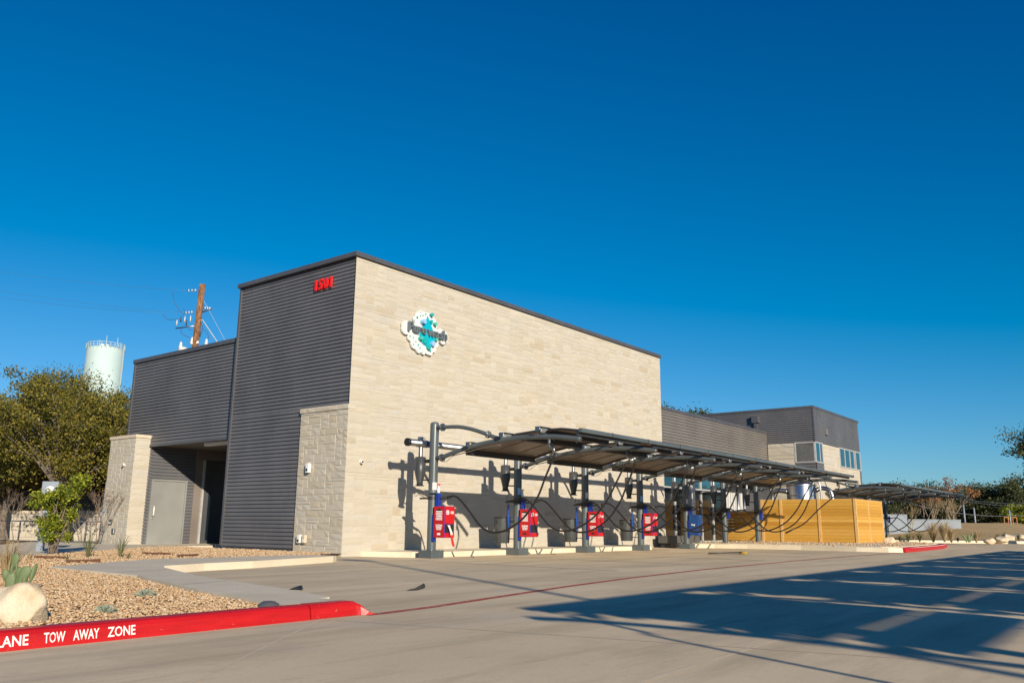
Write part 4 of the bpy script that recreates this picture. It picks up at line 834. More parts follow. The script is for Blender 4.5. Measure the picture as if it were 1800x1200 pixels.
def tree(name, label, loc, h, R, seed, leafm='oak_leaf', nleaf=30000, lsize=.13, trunk_h=.35, tr=.2, clumps=34, lean=(0, 0), flatz=.62, barkm='bark', group=None, twigs=5, density=.34, low=.25):
    g = np.random.default_rng(seed); rr = random.Random(seed); root = thing(name, label, 'tree', loc, group); T = MB()
    th = h*trunk_h; top = Vector((lean[0], lean[1], th)); mid = Vector((lean[0]*.3+rr.uniform(-.1, .1)*h*.2, lean[1]*.3, th*.5))
    T.tube(spline([(0, 0, -.2), mid, top], 4), [tr*1.25-(tr*.45)*i/8 for i in range(9)], 9)
    cz = h*(1+low)/2; rz = h*(1-low)/2; Cn = []
    for _ in range(clumps):
        d = Vector((rr.gauss(0, 1), rr.gauss(0, 1), rr.gauss(0, 1))).normalized(); q = rr.uniform(.55, 1)
        Cn.append(Vector((lean[0]+d.x*R*q, lean[1]+d.y*R*q, cz+d.z*rz*q*(.95 if d.z > 0 else .8))))
    PT = []; per = nleaf//clumps
    for c in Cn:
        m1 = top.lerp(c, .45)+Vector((rr.uniform(-.3, .3), rr.uniform(-.3, .3), rr.uniform(-.1, .5)))*R*.2
        st = top.lerp(mid, rr.uniform(0, .5)); T.tube(spline([st, m1, c], 3), [tr*.42, tr*.36, tr*.30, tr*.24, tr*.18, tr*.12, tr*.07], 6)
        cr = R*density*rr.uniform(.6, 1.25)
        sub = [c+Vector((rr.gauss(0, 1), rr.gauss(0, 1), rr.gauss(0, flatz)))*cr*.75 for _ in range(twigs)]
        for sp_ in sub:
            T.tube([c.lerp(m1, .25), c.lerp(sp_, .5)+Vector((0, 0, .05*R*rr.uniform(-1, 1))), sp_, sp_+(sp_-c)*.35], [tr*.08, tr*.06, tr*.035, tr*.012], 4)
            k = per//twigs; PT.append(np.array(sp_[:])+g.normal(size=(k, 3))*np.array([1, 1, flatz])*cr*.42)
    T.build('trunk', barkm, root); P = np.concatenate(PT); quad_obj('crown', leaves(P, lsize, g), leafm, root); return root
oA = tree('oak_tree', 'gnarled live oak behind the walkway whose forked pale trunk shows, left of the stone pier', tuple(at(122, 905, 30)[:2])+(.05,), 6.3, 2.6, 1, 'oak_leaf', 40000, .09, .30, .17, 38, (-.3, .1), low=.30, density=.25)
tree('oak_tree', 'taller olive oak standing in front of the water tower', tuple(at(178, 905, 36)[:2])+(.05,), 6.7, 1.9, 2, 'oak_leaf', 24000, .09, .40, .12, 30, (.2, .0), low=.18, density=.24)
tree('oak_tree', 'wide olive oak filling the left edge of the picture', tuple(at(10, 905, 33)[:2])+(.05,), 6.9, 3.0, 3, 'oak_leaf', 52000, .09, .26, .13, 40, (0, 0), low=.20, density=.25)
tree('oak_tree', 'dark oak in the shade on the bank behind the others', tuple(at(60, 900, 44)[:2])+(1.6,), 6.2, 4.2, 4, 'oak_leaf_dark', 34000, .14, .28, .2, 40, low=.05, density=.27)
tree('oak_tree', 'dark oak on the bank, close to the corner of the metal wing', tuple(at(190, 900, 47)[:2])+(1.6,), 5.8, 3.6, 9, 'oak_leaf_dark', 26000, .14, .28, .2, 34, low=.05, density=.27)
tree('oak_tree', 'olive oak far out to the left beyond the picture', tuple(at(-130, 905, 34)[:2])+(.05,), 6.4, 3.2, 5, 'oak_leaf', 20000, .15, .3, .2, 30)
tree('oak_tree', 'oak whose top alone shows over the ribbed metal band', tuple(at(1192, 905, 66)[:2])+(0,), 11.4, 2.6, 6, 'far_leaf', 12000, .22, .4, .2, 26)
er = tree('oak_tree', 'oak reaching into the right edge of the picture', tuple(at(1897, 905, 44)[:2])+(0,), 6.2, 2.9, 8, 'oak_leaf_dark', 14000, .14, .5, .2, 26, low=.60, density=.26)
for k, (px, dp, h_, R_) in enumerate(((20, 38, 2.6, 2.4), (85, 40, 2.4, 2.4), (150, 39, 2.6, 2.2), (200, 40, 2.8, 2.0))):
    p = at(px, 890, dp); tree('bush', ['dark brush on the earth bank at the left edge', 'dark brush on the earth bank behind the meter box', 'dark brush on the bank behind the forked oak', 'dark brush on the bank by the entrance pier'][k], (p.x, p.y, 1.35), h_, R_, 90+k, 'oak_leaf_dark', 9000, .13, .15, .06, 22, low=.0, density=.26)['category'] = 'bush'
# far treeline: individuals copied from three
protos = [tree('oak_tree', 'x', (0, 0, 0), 6.0, 3.2, 21+k, 'far_leaf', 9000, .26, .25, .22, 26, low=.02) for k in range(3)]
spots = [(1520, 100, .82, 'thin'), (1548, 112, .92, ''), (1578, 104, .97, ''), (1606, 118, 1.02, ''), (1640, 108, .95, ''), (1668, 122, .95, ''), (1702, 100, .92, ''), (1728, 110, .95, ''), (1752, 98, .94, ''), (1780, 108, 1.0, ''), (1806, 96, 1.0, ''), (1838, 104, 1.0, ''), (1870, 98, 1.0, ''), (1495, 116, .9, '')]
lab = ['low oak of the far tree line, just right of the office block', 'dark oak of the far tree line, second right of the office block', 'far oak rising over the near end of the distant canopies', 'far oak behind the middle of the distant canopies', 'far oak left of the bare reddish tree', 'far oak directly behind the bare reddish tree', 'far green oak right of the bare reddish tree', 'far oak above the grey fence posts', 'far oak left of the orange racks', 'far oak right behind the orange racks', 'far oak at the right edge of the picture', 'far oak just past the right edge', 'far oak well past the right edge', 'far oak hidden behind the office block']
for k, (px, dp, sc, _) in enumerate(spots):
    o = protos[k] if k < 3 else copy_tree(protos[k % 3]); p = at(px, 925, dp); o.location = (p.x, p.y, .7); o.scale = (sc*1.05, sc*1.05, sc); o.rotation_euler.z = k*1.7; o['label'] = lab[k]; o['group'] = 'far tree line'
p = at(1797, 925, 90); tree('bush', 'bright green rounded bush in front of the far oaks, left of the right edge', (p.x, p.y, .9), 2.4, 1.5, 41, 'bright_leaf', 5000, .22, .2, .1, 18, low=0)['category'] = 'bush'
def bare_tree(label, loc, h, seed, leaf=None, nl=0, spread=.5, mat='twig', r0=.10):
    lsz = .2 if h > 3 else .06
    rr = random.Random(seed); root = thing('bare_tree', label, 'tree', loc); T = MB(); tips = []
    def grow(p, d, L, r, dep):
        q = p+d*L*.5+Vector((rr.uniform(-1, 1), rr.uniform(-1, 1), 0))*L*.07; e = p+d*L
        T.tube([p, q, e], [r, r*.85, r*.7], 5 if dep > 1 else 4)
        if dep == 0: tips.append(e); return
        for _ in range(rr.choice((2, 3, 3))):
            nd = (d+Vector((rr.uniform(-1, 1), rr.uniform(-1, 1), rr.uniform(-.3, .5)))*spread).normalized(); grow(e, nd, L*rr.uniform(.6, .85), r*.62, dep-1)
    for _ in range(3): grow(Vector((rr.uniform(-.1, .1), rr.uniform(-.1, .1), 0)), Vector((rr.uniform(-.35, .35), rr.uniform(-.35, .35), 1)).normalized(), h*.3, r0, 4)
    T.build('trunk', mat, root)
    if leaf:
        g = np.random.default_rng(seed); tp = np.array([t_[:] for t_ in tips]); P = tp[g.integers(0, len(tp), nl)]+g.normal(size=(nl, 3))*.16; quad_obj('crown', leaves(P, lsz, g), leaf, root)
    return root
p = at(1672, 925, 82); bare_tree('bare reddish tree rising above the tip of the far canopies', (p.x, p.y, .6), 5.4, 3, 'rust_leaf', 900)
p = at(1632, 925, 92); bare_tree('rust-leaved tree beside the bare reddish one', (p.x, p.y, .6), 4.6, 5, 'rust_leaf', 2400)
for k, (px, dp, hh) in enumerate(((1600, 60, 2.3), (1640, 62, 2.8), (1665, 64, 3.0), (1690, 66, 3.1))):
    p = at(px, 930, dp); bare_tree(['pale bare shrub below the middle of the far canopies', 'second pale bare shrub under the far canopies', 'pale bare shrub just left of the canopy tips', 'tallest pale bare shrub right of the white wall'][k], (p.x, p.y, .4), hh, 11+k, None, 0, .5, 'straw', .022)['category'] = 'shrub'
for k, (px, py, dp, hh) in enumerate(((22, 928, 26, 1.7), (150, 928, 27.5, 1.3), (172, 930, 26, 1.9))):
    p = at(px, py, dp); bare_tree(['thin bare sapling at the left edge before the stone wall', 'bare sapling behind the green bush', 'bare twiggy sapling with rusty leaves beside the stone pier'][k], (p.x, p.y, .05), hh, 51+k, 'rust_leaf' if k == 2 else None, 120, .5, 'twig', .018)
# bright bush by the meter box
def bush(label, loc, h, R, seed, mat, n, size):
    rr = random.Random(seed); g = np.random.default_rng(seed); root = thing('bush', label, 'bush', loc); T = MB(); PT = []
    for k in range(26):
        a = rr.uniform(0, 2*PI); q = rr.uniform(.1, 1)**.8; zf = rr.choice((.62, .72, .80, .86, .5, .30)) + rr.uniform(-.06, .08)
        sx_ = math.cos(a)*R*q*(1 if zf > .45 else .55); sy_ = math.sin(a)*R*q*(1 if zf > .45 else .55); e = Vector((sx_, sy_, h*(zf+.13*(sx_*RX.x+sy_*RX.y)/R)))
        T.tube(spline([(rr.uniform(-.09, .09), rr.uniform(-.09, .09), 0), (e.x*.4+rr.uniform(-.06, .06), e.y*.4+rr.uniform(-.06, .06), e.z*.5), e], 3), [.008]*6+[.004], 5)
        for j in range(5):
            c = np.array((e+Vector((rr.gauss(0, .085), rr.gauss(0, .085), rr.gauss(0, .07))))[:]); PT.append(c+g.normal(size=(n//130, 3))*.05)
    T.build('stem', 'twig', root); P = np.concatenate(PT); quad_obj('foliage', leaves(P, size, g, 0, .38), mat, root); return root
p = on(93, 974, 2, .1); bush('bright yellow-green bush hiding the foot of the grey meter box', (p.x, p.y, .08), 1.5, .5, 5, 'bright_leaf', 9500, .075)
def tuft(name, label, loc, n, h, mat, seed, spread=.6, w=.012, cat='plant', group=None):
    rr = random.Random(seed); root = thing(name, label, cat, loc, group); vs = []; q = MB()
    for _ in range(n):
        a = rr.uniform(0, 2*PI); L = h*rr.uniform(.55, 1.1); s = rr.uniform(.1, 1)*spread; d = Vector((math.cos(a), math.sin(a), 0)); sd = Vector((-d.y, d.x, 0)); p0 = d*rr.uniform(0, .04)*h; P = [p0, p0+d*s*L*.3+Vector((0, 0, L*.5)), p0+d*s*L*.75+Vector((0, 0, L*.85)), p0+d*s*L*1.1+Vector((0, 0, L*(.95-.3*s)))]
        W = [w, w*.9, w*.5, .001]; b0 = len(q.v); vv = []
        for pp, ww in zip(P, W): vv += [pp-sd*ww/2, pp+sd*ww/2]
        q.add(vv, [(0, 1, 3, 2), (2, 3, 5, 4), (4, 5, 7, 6)])
    q.build('blades', mat, root); return root
def agave(label, loc, R, seed):
    rr = random.Random(seed); root = thing('agave', label, 'plant', loc); q = MB()
    for k in range(22):
        a = k*2.4; el = .15+.055*k; L = R*(1-.018*k); d = Vector((math.cos(a)*math.cos(el), math.sin(a)*math.cos(el), math.sin(el))); sd = Vector((-math.sin(a), math.cos(a), 0))
        P = [Vector((0, 0, .02)), d*L*.4, d*L*.8+Vector((0, 0, .01)), d*L]; W = [.03, .055, .035, .002]; vv = []
        for pp, ww in zip(P, W): vv += [pp-sd*ww/2*R/.2+Vector((0, 0, .008)), pp-Vector((0, 0, .008)), pp+sd*ww/2*R/.2+Vector((0, 0, .008))]
        q.add(vv, [(3*i, 3*i+1, 3*i+4, 3*i+3) for i in range(3)]+[(3*i+1, 3*i+2, 3*i+5, 3*i+4) for i in range(3)])
    q.build('leaf_rosette', 'agave_grey', root)
p = on(185, 1076, 2, .1); agave('small grey agave in the gravel, the one closer to the red kerb', (p.x, p.y, .09), .10, 1)
p = on(256, 1048, 2, .1); agave('small grey agave in the gravel, farther from the red kerb', (p.x, p.y, .09), .115, 2)
p = on(155, 978, 2, .1); tuft('yucca', 'spiky olive yucca in the gravel right of the bright bush', (p.x, p.y, .08), 40, .52, 'green_blade', 5, 1.3, .009)
p = on(211, 978, 2, .1); tuft('yucca', 'upright spiky yucca in the gravel below the stone pier', (p.x, p.y, .08), 44, .50, 'green_blade', 6, .8, .008)
p = on(52, 984, 2, .1); tuft('grass_tuft', 'rusty dry tuft beside the steel edging, left of the bush', (p.x, p.y, .08), 50, .18, 'straw', 7, .5, .008)
p = on(250, 968, 2, .1); tuft('grass_tuft', 'low dry tuft in front of the grey door wall', (p.x, p.y, .08), 40, .14, 'straw', 8, .8, .008)
p = on(12, 1020, 2, .1); tuft('grass_tuft', 'straw coloured ornamental grass at the left edge behind the cactus', (p.x, p.y, .08), 260, .52, 'straw', 9, .7, .006)
for k, (px, py) in enumerate(((118, 985), (225, 982), (318, 1012), (440, 1040))[:2]):
    p = on(px, py, 2, .1); tuft('grass_tuft', ['sparse green tuft near the rusty edging', 'sparse green tuft near the upright yucca'][k], (p.x, p.y, .08), 16, .16, 'green_blade', 18+k, 1.0, .01)
# prickly pear
def cactus(label, loc, pads, s=1.0):
    root = thing('prickly_pear', label, 'cactus', loc)
    for (x, z, rx, rz, tilt, yaw) in pads:
        q = MB(); vs, fs = [], []; NS, NT = 14, 10
        for i in range(NT+1):
            ph = -PI/2+PI*i/NT
            for k in range(NS):
                th = 2*PI*k/NS; X = rx*math.cos(ph)*math.cos(th); Z = rz*math.sin(ph); X *= (1-.22*(-math.sin(ph))); Y = .018*s*math.cos(ph)*math.sin(th)
                X2_, Z2_ = X*math.cos(tilt)+Z*math.sin(tilt), -X*math.sin(tilt)+Z*math.cos(tilt); vs.append((x+(X2_*math.cos(yaw)-Y*math.sin(yaw)), X2_*math.sin(yaw)+Y*math.cos(yaw), z+Z2_))
        fs = [(i*NS+k, i*NS+(k+1) % NS, (i+1)*NS+(k+1) % NS, (i+1)*NS+k) for i in range(NT) for k in range(NS)]
        q.add(vs, fs, None, True); q.build('pad', 'pad_green', root)
    return root
p = on(30, 1040, 2, .1); cc_ = cactus('green prickly pear cactus rising behind the cream boulder', (p.x, p.y, .08), [(-.09, .13, .085, .13, -.10, .4), (-.02, .11, .075, .12, .1, -.3), (.09, .13, .035, .10, .1, 1.1), (.07, .24, .07, .10, .5, .3), (-.09, .40, .055, .085, .05, .1), (-.11, .29, .03, .08, .05, 1.2), (-.05, .28, .02, .10, .0, 1.3), (-.17, .21, .05, .09, -.4, .6), (.19, .25, .035, .12, .25, .9), (.0, .24, .05, .08, -.2, .2)])
cc_.rotation_euler.z = -.9; cc_.scale = (.70, .70, .80)
p = on(1700, 944, 2, .12)
# boulder
def boulder(label, loc, sx, sy, sz, seed, rot=0, name='boulder', yaw=None):
    import bmesh
    bm = bmesh.new(); bmesh.ops.create_icosphere(bm, subdivisions=4, radius=1); rr = random.Random(seed); g = [(Vector((rr.gauss(0, 1), rr.gauss(0, 1), rr.gauss(0, 1))).normalized(), rr.uniform(.58, .86)) for _ in range(12)]
    from mathutils import noise
    for v in bm.verts:
        c = v.co.copy()
        for nrm, d in g:
            dd = c.dot(nrm)
            if dd > d: c -= nrm*(dd-d)*.9
        c *= 1+.06*noise.noise(c*2.3+Vector((seed, 0, 0)))+.025*noise.noise(c*7+Vector((0, seed, 0)))+.012*noise.noise(c*19); v.co = Vector((c.x*sx, c.y*sy, c.z*sz+sz*.72))
    t = thing(name, label, 'boulder', loc); me = bpy.data.meshes.new('rock'); bm.to_mesh(me); bm.free(); me.materials.append(M['boulder']); o = bpy.data.objects.new('rock', me); C.objects.link(o); o.parent = t; o.rotation_euler.z = rot
    for f in me.polygons: f.use_smooth = True
    return t
p = on(33, 1092, 2, .1); boulder('big cream limestone boulder at the left edge behind the red kerb', (p.x, p.y, .05), .225, .18, .19, 3, -.8)
for k, (px, py, dp, s_) in enumerate(((1738, 947, 44, .34), (1758, 946, 47, .42), (1770, 943, 52, .5), (1788, 944, 56, .5))):
    p = at(px, py, dp); boulder(['square cream boulder by the far kerb, left of the flatter rocks', 'flat cream boulder by the far kerb', 'pale boulder behind the flat one at the far kerb', 'pale boulder at the far kerb nearest the right edge'][k], (p.x, p.y, .05), s_*1.2, s_, s_*.55, 60+k)
p = at(1563, 952, 36.5); boulder('grey-brown rock at the corner of the cedar fence', (p.x, p.y, .1), .3, .25, .22, 71)
# far side planting
fp = [(1582, 941, 40, .45, 'green_blade', 60, 'dark grass clump right of the cedar fence corner'), (1596, 941, 43, .5, 'green_blade', 80, 'second dark grass clump right of the cedar fence'), (1616, 941, 44, .55, 'green_blade', 90, 'rounded green grass clump past the cedar fence'), (1606, 940, 50, .5, 'straw', 60, 'pale low clump between the green clumps'), (1640, 943, 44, 1.15, 'straw', 160, 'tall straw ornamental grass below the bare shrubs'), (1660, 944, 45, 1.25, 'straw', 180, 'tallest straw ornamental grass near the far kerb'), (1672, 944, 43, .9, 'straw', 120, 'straw grass just left of the far cactus'), (1716, 946, 43, .7, 'straw', 120, 'straw tuft between far cactus and square boulder'), (1755, 943, 50, .5, 'green_blade', 80, 'grey-green clump behind the far boulders'), (1768, 942, 52, .55, 'green_blade', 80, 'dark clump behind the far boulders'), (1790, 943, 54, .5, 'green_blade', 80, 'dark clump by the right edge'), (1683, 943, 44, .3, 'green_blade', 50, 'small grey clump left of the far cactus')]
for k, (px, py, dp, h_, m_, n_, lb) in enumerate(fp):
    p = at(px, py, dp); tuft('ornamental_grass', lb, (p.x, p.y, .1), n_, h_, m_, 80+k, .7, .02, 'grass clump')
p = at(1701, 944, 42); c2 = cactus('small green cactus by the far kerb among straw grasses', (p.x, p.y, .1), [(-.12, .2, .07, .2, -.45, .4), (.05, .22, .07, .2, .1, -.3), (.16, .22, .07, .2, .5, .2), (-.22, .34, .05, .12, -.6, 0), (.25, .4, .05, .12, .3, .2)], 2); c2.rotation_euler.z = -.9

# ------------------------------------------------------------------ small things left
p = on(72, 968, 2, .1)
t = thing('meter_box', 'grey electrical meter cabinet on a post behind the bright bush', 'meter cabinet', (p.x, p.y, .08)); t.rotation_euler.z = -.75
q = MB(); q.box(-.10, .05, -.05, .05, 0, 1.2, 'meter_grey'); q.build('post', None, t); q = MB(); q.bbox(-.12, .24, -.12, .12, 1.0, 1.62, .012, 'meter_grey'); cb = q.build('cabinet', None, t)
q = MB(); q.lathe((.09, -.16, 1.42), [(0, -.07), (.085, -.06), (.09, .04)], 18, 'white_paint', 'y'); q.box(.02, .15, -.135, -.12, 1.05, 1.26, 'white_paint'); q.build('meter_dial', None, cb)
q = MB(); q.box(.02, .16, -.15, -.12, 1.27, 1.29, 'black_plastic'); q.build('latch', None, cb)
p = on(149, 946, 2, .1); t = thing('bollard', 'teal marker post beside the entrance pier', 'post', (p.x, p.y, .05)); q = MB(); q.cyl((0, 0, 0), (0, 0, .85), .07, 12, 'pipe_teal'); q.tube([(0, 0, .85), (0, 0, .90)], [.075, .03], 12, 'pipe_teal'); q.build('post', None, t); q = MB(); q.tube([(0, 0, .5), (0, 0, .56)], .073, 12, 'orange_rack'); q.build('band', None, t)
A = at(-40, 928, 29); B = at(192, 926, 27.5); t = thing('rail_fence', 'thin dark rail fence in front of the stone wall', 'fence', (A.x, A.y, 0))
for zz in (.78, .12): q = MB(); q.tube([(A.x, A.y, zz), (B.x, B.y, zz)], .022, 6, 'coping'); rel(q.build('rail'), t)
for k in range(7): q = MB(); c = A.lerp(B, k/6); q.cyl((c.x, c.y, 0), (c.x, c.y, .8), .028, 6, 'coping'); rel(q.build('fence_post'), t)
p = at(176, 940, 27.8); t = thing('metal_post', 'slanting grey metal post between teal post and entrance pier', 'post', (p.x, p.y, 0)); q = MB(); q.cyl((0, 0, 0), (.05, 0, 2.1), .055, 8, 'meter_grey'); q.build('post', None, t)
for k, (a, c) in enumerate((((60, 981), (115, 982)), ((117, 989), (176, 987)), ((250, 974), (298, 975)), ((312, 979), (348, 977)))):
    pa, pc = on(*a, 2, .1), on(*c, 2, .1); q = MB(); dv = (pc-pa).normalized(); nn_ = Vector((-dv.y, dv.x, 0))*.012
    q.add([pa-nn_, pc-nn_, pc+nn_, pa+nn_]+[v+Vector((0, 0, .05)) for v in (pa-nn_, pc-nn_, pc+nn_, pa+nn_)], [(0, 3, 2, 1), (4, 5, 6, 7), (0, 1, 5, 4), (1, 2, 6, 5), (2, 3, 7, 6), (3, 0, 4, 7)], 'rust_steel')
    tag(q.build('steel_edging'), ['rusty steel edging strip left, under the bush', 'rusty steel edging strip below the olive yucca', 'rusty steel edging strip before the grey door', 'rusty steel edging strip before the entrance glass'][k], 'edging', 'rusty edging strips in the gravel')
# rubber scraps and brush on the pavement
def scrap(pxs, label, z=.0):
    pts = [on(x, y, 2, z) for x, y in pxs]; c = sum(pts, Vector())/len(pts); q = MB(); n_ = len(pts)
    q.add([(v.x, v.y, z+.004) for v in pts]+[(v.x+(c.x-v.x)*.25, v.y+(c.y-v.y)*.25, z+.012+.03*(i == n_//2)) for i, v in enumerate(pts)], [tuple(range(n_, 2*n_))]+[(i, (i+1) % n_, n_+(i+1) % n_, n_+i) for i in range(n_)], 'black_rubber'); tag(q.build('rubber_scrap'), label, 'scrap')
scrap([(714, 1038), (728, 1035), (748, 1029), (747, 1033), (735, 1037)], 'crumpled black rubber scrap on the pavement before the first vacuum post')
scrap([(507, 1036), (520, 1031), (533, 1034), (532, 1037), (519, 1036)], 'crumpled black rubber scrap by the concrete strip', .0)
p = on(478, 1060, 2, .125); t = thing('drain_stone', 'dark grey rounded stone on the edge of the concrete strip', 'stone', (p.x-.03, p.y, .09)); q = MB(); q.lathe((0, 0, 0), [(.10, 0), (.09, .03), (.05, .055), (0, .06)], 14, 'coping'); q.build('rock', None, t)
p = on(1306, 974, 2, 0); t = thing('brush', 'yellow headed brush lying on the pavement before the sixth post', 'brush', (p.x, p.y, .01)); t.rotation_euler.z = .1; q = MB(); q.bbox(-.08, .12, -.10, .10, 0, .07, .02, 'yellow'); q.build('brush_head', None, t); q = MB(); q.tube([(-.1, 0, .05), (-1.0, .7, .03)], .018, 8, 'black_plastic'); q.build('handle', None, t)

# ------------------------------------------------------------------ water tower, power pole, wires
p = at(187, 606, 290); t = thing('water_tower', 'pale mint cylindrical water tower behind the oaks', 'water tower', (p.x, p.y, 0))
TR = 6.05; TH = p.z-1.8; q = MB(); q.lathe((0, 0, 0), [(TR, 0), (TR, TH), (TR*.9, TH+.5), (0, TH+1.2)], 48, 'tower_white'); q.build('tank', None, t)
q = MB()
for zz in (TH+.9, TH+1.8): q.tube([(TR*1.03*math.cos(2*PI*k/40), TR*1.03*math.sin(2*PI*k/40), zz) for k in range(41)], .10, 5, 'tower_white')
for k in range(28): a = 2*PI*k/28; q.tube([(TR*1.03*math.cos(a), TR*1.03*math.sin(a), TH-.2), (TR*1.03*math.cos(a), TR*1.03*math.sin(a), TH+1.8)], .09, 4, 'tower_white')
q.build('railing', None, t)
for dx, h_ in ((-2.2, 3.5), (-.1, 5.2), (3.5, 4.6), (4.6, 2.8)): q = MB(); q.tube([(dx*.8, -dx*.6, TH+.3), (dx*.8, -dx*.6, TH+h_)], .09, 5, 'tower_white'); q.build('antenna', None, t)
q = MB(); q.lathe((-1.2, .4, TH+.8), [(.7, 0), (.7, .8), (0, 1.4)], 14, 'white_paint'); q.lathe((.2, -.4, TH+.8), [(.6, 0), (.6, .7), (0, 1.2)], 14, 'white_paint'); q.build('roof_dome', None, t)
q = MB(); ax = Vector((RX.x, RX.y, 0)).normalized()*TR*1.06
for s_ in (-.35, .35): q.tube([(ax.x+s_*.8, ax.y+s_, 20), (ax.x+s_*.8, ax.y+s_, TH+1.9)], .08, 4, 'tower_white')
q.build('ladder', None, t)
def AT(x, y): return at(x, y, 40)
pt, pb = AT(356, 499), AT(343, 610)
dirp = (pt-pb).normalized(); bot = pb-dirp*((pb.z+.2)/dirp.z)
t = thing('utility_pole', 'brown wooden utility pole rising behind the dark metal wing', 'utility pole', (bot.x, bot.y, 0))
q = MB(); q.tube([bot, pb, pt], [.19, .155, .145], 14, 'pole_wood'); rel(q.build('pole'), t)
def insul(mb, a, b2, n=3, r=.055):
    a, b2 = Vector(a), Vector(b2); mb.tube([a, b2], .014, 5, 'galvanised'); d = (b2-a).normalized()
    for k in range(n): c = a.lerp(b2, .25+.55*k/max(1, n-1)); mb.tube([c-d*.02, c, c+d*.03], [.02, r, .02], 10, 'porcelain')
for a, c in (((349, 510), (328, 511)), ((342, 548), (324, 550)), ((357, 541), (372, 542))): q = MB(); insul(q, AT(*a), AT(*c), 3, .075); rel(q.build('insulator'), t)
for a in ((318, 604), (338, 596), (347, 595), (363, 599)):
    q = MB(); c = AT(*a); q.lathe(c[:], [(.09, -.25), (.09, -.12), (.05, -.1), (.09, -.06), (.04, -.02), (.08, .02), (.03, .08), (0, .12)], 10, 'porcelain'); rel(q.build('insulator'), t)
q = MB(); q.lathe(AT(322, 612)[:], [(.22, -.3), (.22, 0), (.1, .06), (0, .08)], 14, 'porcelain')
rel(q.build('transformer_top'), t)
q = MB(); q.tube([AT(347, 572), AT(309, 577)], .03, 6, 'galvanised'); q.tube([AT(348, 562), AT(357, 563)], .02, 6, 'galvanised'); q.tube([AT(372, 543), AT(356, 548)], .035, 6, 'coping')
for a in ((311, 566), (318, 560), (325, 560), (335, 559), (350, 579), (352, 586), (328, 566)):
    f = MB(); c = AT(*a); f.tube([c+Vector((0, 0, -.16)), c+Vector((0, 0, .12))], [.035, .02], 6, 'porcelain' if a[0] % 2 else 'wire'); rel(f.build('fuse'), t)
rel(q.build('crossarm'), t)
q = MB()
for pl in (((304, 512), (305, 527), (313, 541), (324, 555)), ((287, 552), (292, 560), (302, 562), (315, 560)), ((322, 543), (327, 548), (333, 550)), ((318, 575), (319, 585), (327, 590), (335, 594)), ((355, 578), (364, 584), (367, 596)), ((350, 566), (356, 572), (354, 586), (350, 590)), ((327, 573), (333, 579), (338, 579))):
    q = MB(); q.tube(spline([AT(a, c) for a, c in pl], 4), .012, 5, 'wire'); rel(q.build('jumper_wire'), t)
def cable(label, a, b2, sag, r, m, nm='power_line'):
    a, b2 = Vector(a), Vector(b2); q = MB(); q.tube([a.lerp(b2, k/16)-Vector((0, 0, sag*4*(k/16)*(1-k/16))) for k in range(17)], r, 4, m); return tag(q.build(nm), label, 'cable')
cable('topmost faint power line running left from the wooden pole', AT(328, 511), at(-160, 447, 62), .35, .006, 'wire_sky')
cable('middle faint power line running left from the wooden pole', AT(324, 550), at(-160, 478, 62), .35, .006, 'wire_sky')
cable('lowest faint power line running left from the wooden pole', AT(287, 550), at(-160, 492, 62), .35, .006, 'wire_sky')
cable('thin guy wire from the wooden pole down behind the roof', AT(358, 528), AT(402, 610), 0, .007, 'wire_pale')
cable('pale guy strut cable from the wooden pole down to the roof line', AT(356, 562), AT(384, 604), 0, .022, 'wire_pale')
cable('white cable sagging across the far trees at the right', at(1600, 884, 70), at(1830, 903, 60), .5, .02, 'wire_pale')
cable('upper thin cable before the far trees', at(1690, 876, 80), at(1830, 884, 70), .2, .014, 'wire_pale')
cable('middle thin cable before the far trees', at(1690, 879, 80), at(1830, 889, 70), .2, .014, 'wire_pale')
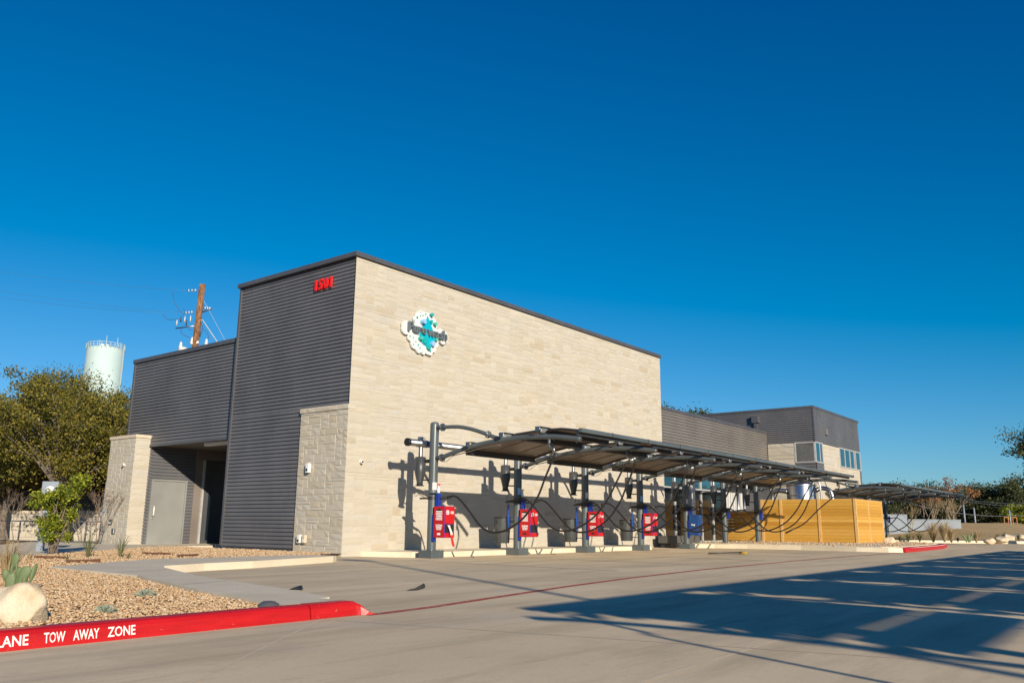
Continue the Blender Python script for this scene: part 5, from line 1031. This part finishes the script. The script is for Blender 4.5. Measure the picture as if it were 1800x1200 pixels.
# far right: white wall, posts, racks
def pxbox(name, label, cat, x0, x1, y0, y1, dp, thick, m, z0=None):
    a = at(x0, y1, dp); c = at(x1, y1, dp); top = at((x0+x1)/2, y0, dp).z; bt = z0 if z0 is not None else min(a.z, c.z); v = Vector((c.x-a.x, c.y-a.y, 0)); n_ = Vector((-v.y, v.x, 0)).normalized()*thick
    q = MB(); P = [(a.x, a.y), (c.x, c.y), (c.x+n_.x, c.y+n_.y), (a.x+n_.x, a.y+n_.y)]; q.prism(P, bt, top, m); t = thing(name, label, cat, (a.x, a.y, bt)); rel(q.build('panel'), t)
    q = MB(); q.prism([(x-n_.x/thick*.04, y-n_.y/thick*.04) for x, y in P[:2]]+[(x, y) for x, y in P[2:]], top, top+.07, 'white_wall_shaded'); rel(q.build('cap'), t); return t
pxbox('low_wall', 'taller white section of low wall beyond the cedar fence', 'wall', 1540, 1596, 905, 926, 60, 2.0, 'white_wall_shaded', .1)
pxbox('low_wall', 'long low white wall under the far canopies', 'wall', 1597, 1690, 914, 926, 61, 1.5, 'white_wall_shaded', .1)
for k, px in enumerate((1697, 1715, 1777)):
    p = at(px, 922, 84); t = thing('fence_post', ['grey fence post right of the white wall', 'second grey fence post right of the white wall', 'thin grey post between the orange racks'][k], 'post', (p.x, p.y, .5)); q = MB(); q.cyl((0, 0, 0), (0, 0, [2.7, 2.4, 2.2][k]), .08, 6, 'meter_grey'); q.lathe((0, 0, 0), [(.1, [2.7, 2.4, 2.2][k]), (0, [2.7, 2.4, 2.2][k]+.1)], 6, 'meter_grey'); q.build('post', None, t)
for k, px in enumerate((1770, 1785)):
    p = at(px, 924, 84); t = thing('bike_rack', ['left', 'right'][k]+' orange-brown metal hoop rack before the far trees', 'rack', (p.x, p.y, 1.0)); t.rotation_euler.z = -.9; q = MB(); q.tube(spline([(-.2, 0, 0), (-.2, 0, .9), (-.15, 0, 1.0), (.15, 0, 1.0), (.2, 0, .9), (.2, 0, 0)], 4), .04, 6, 'orange_rack'); q.build('hoop', None, t)

for k in range(6):
    o = copy_tree(protos[k % 3]); o.location = (26+k*6.2, -52-3*(k % 2), 0); o.scale = (1.25, 1.25, 1.15); o.rotation_euler.z = k*2.1; o['label'] = 'oak across the road behind the camera, '+NTH[k]+' in its row'; o['group'] = 'oaks across the road'
mb = MB(); mb.box(18, 62, -45.4, -45, 0, 1.0, 'stone_cap'); tag(mb.build('garden_wall'), 'low cream wall across the road behind the camera', 'wall')
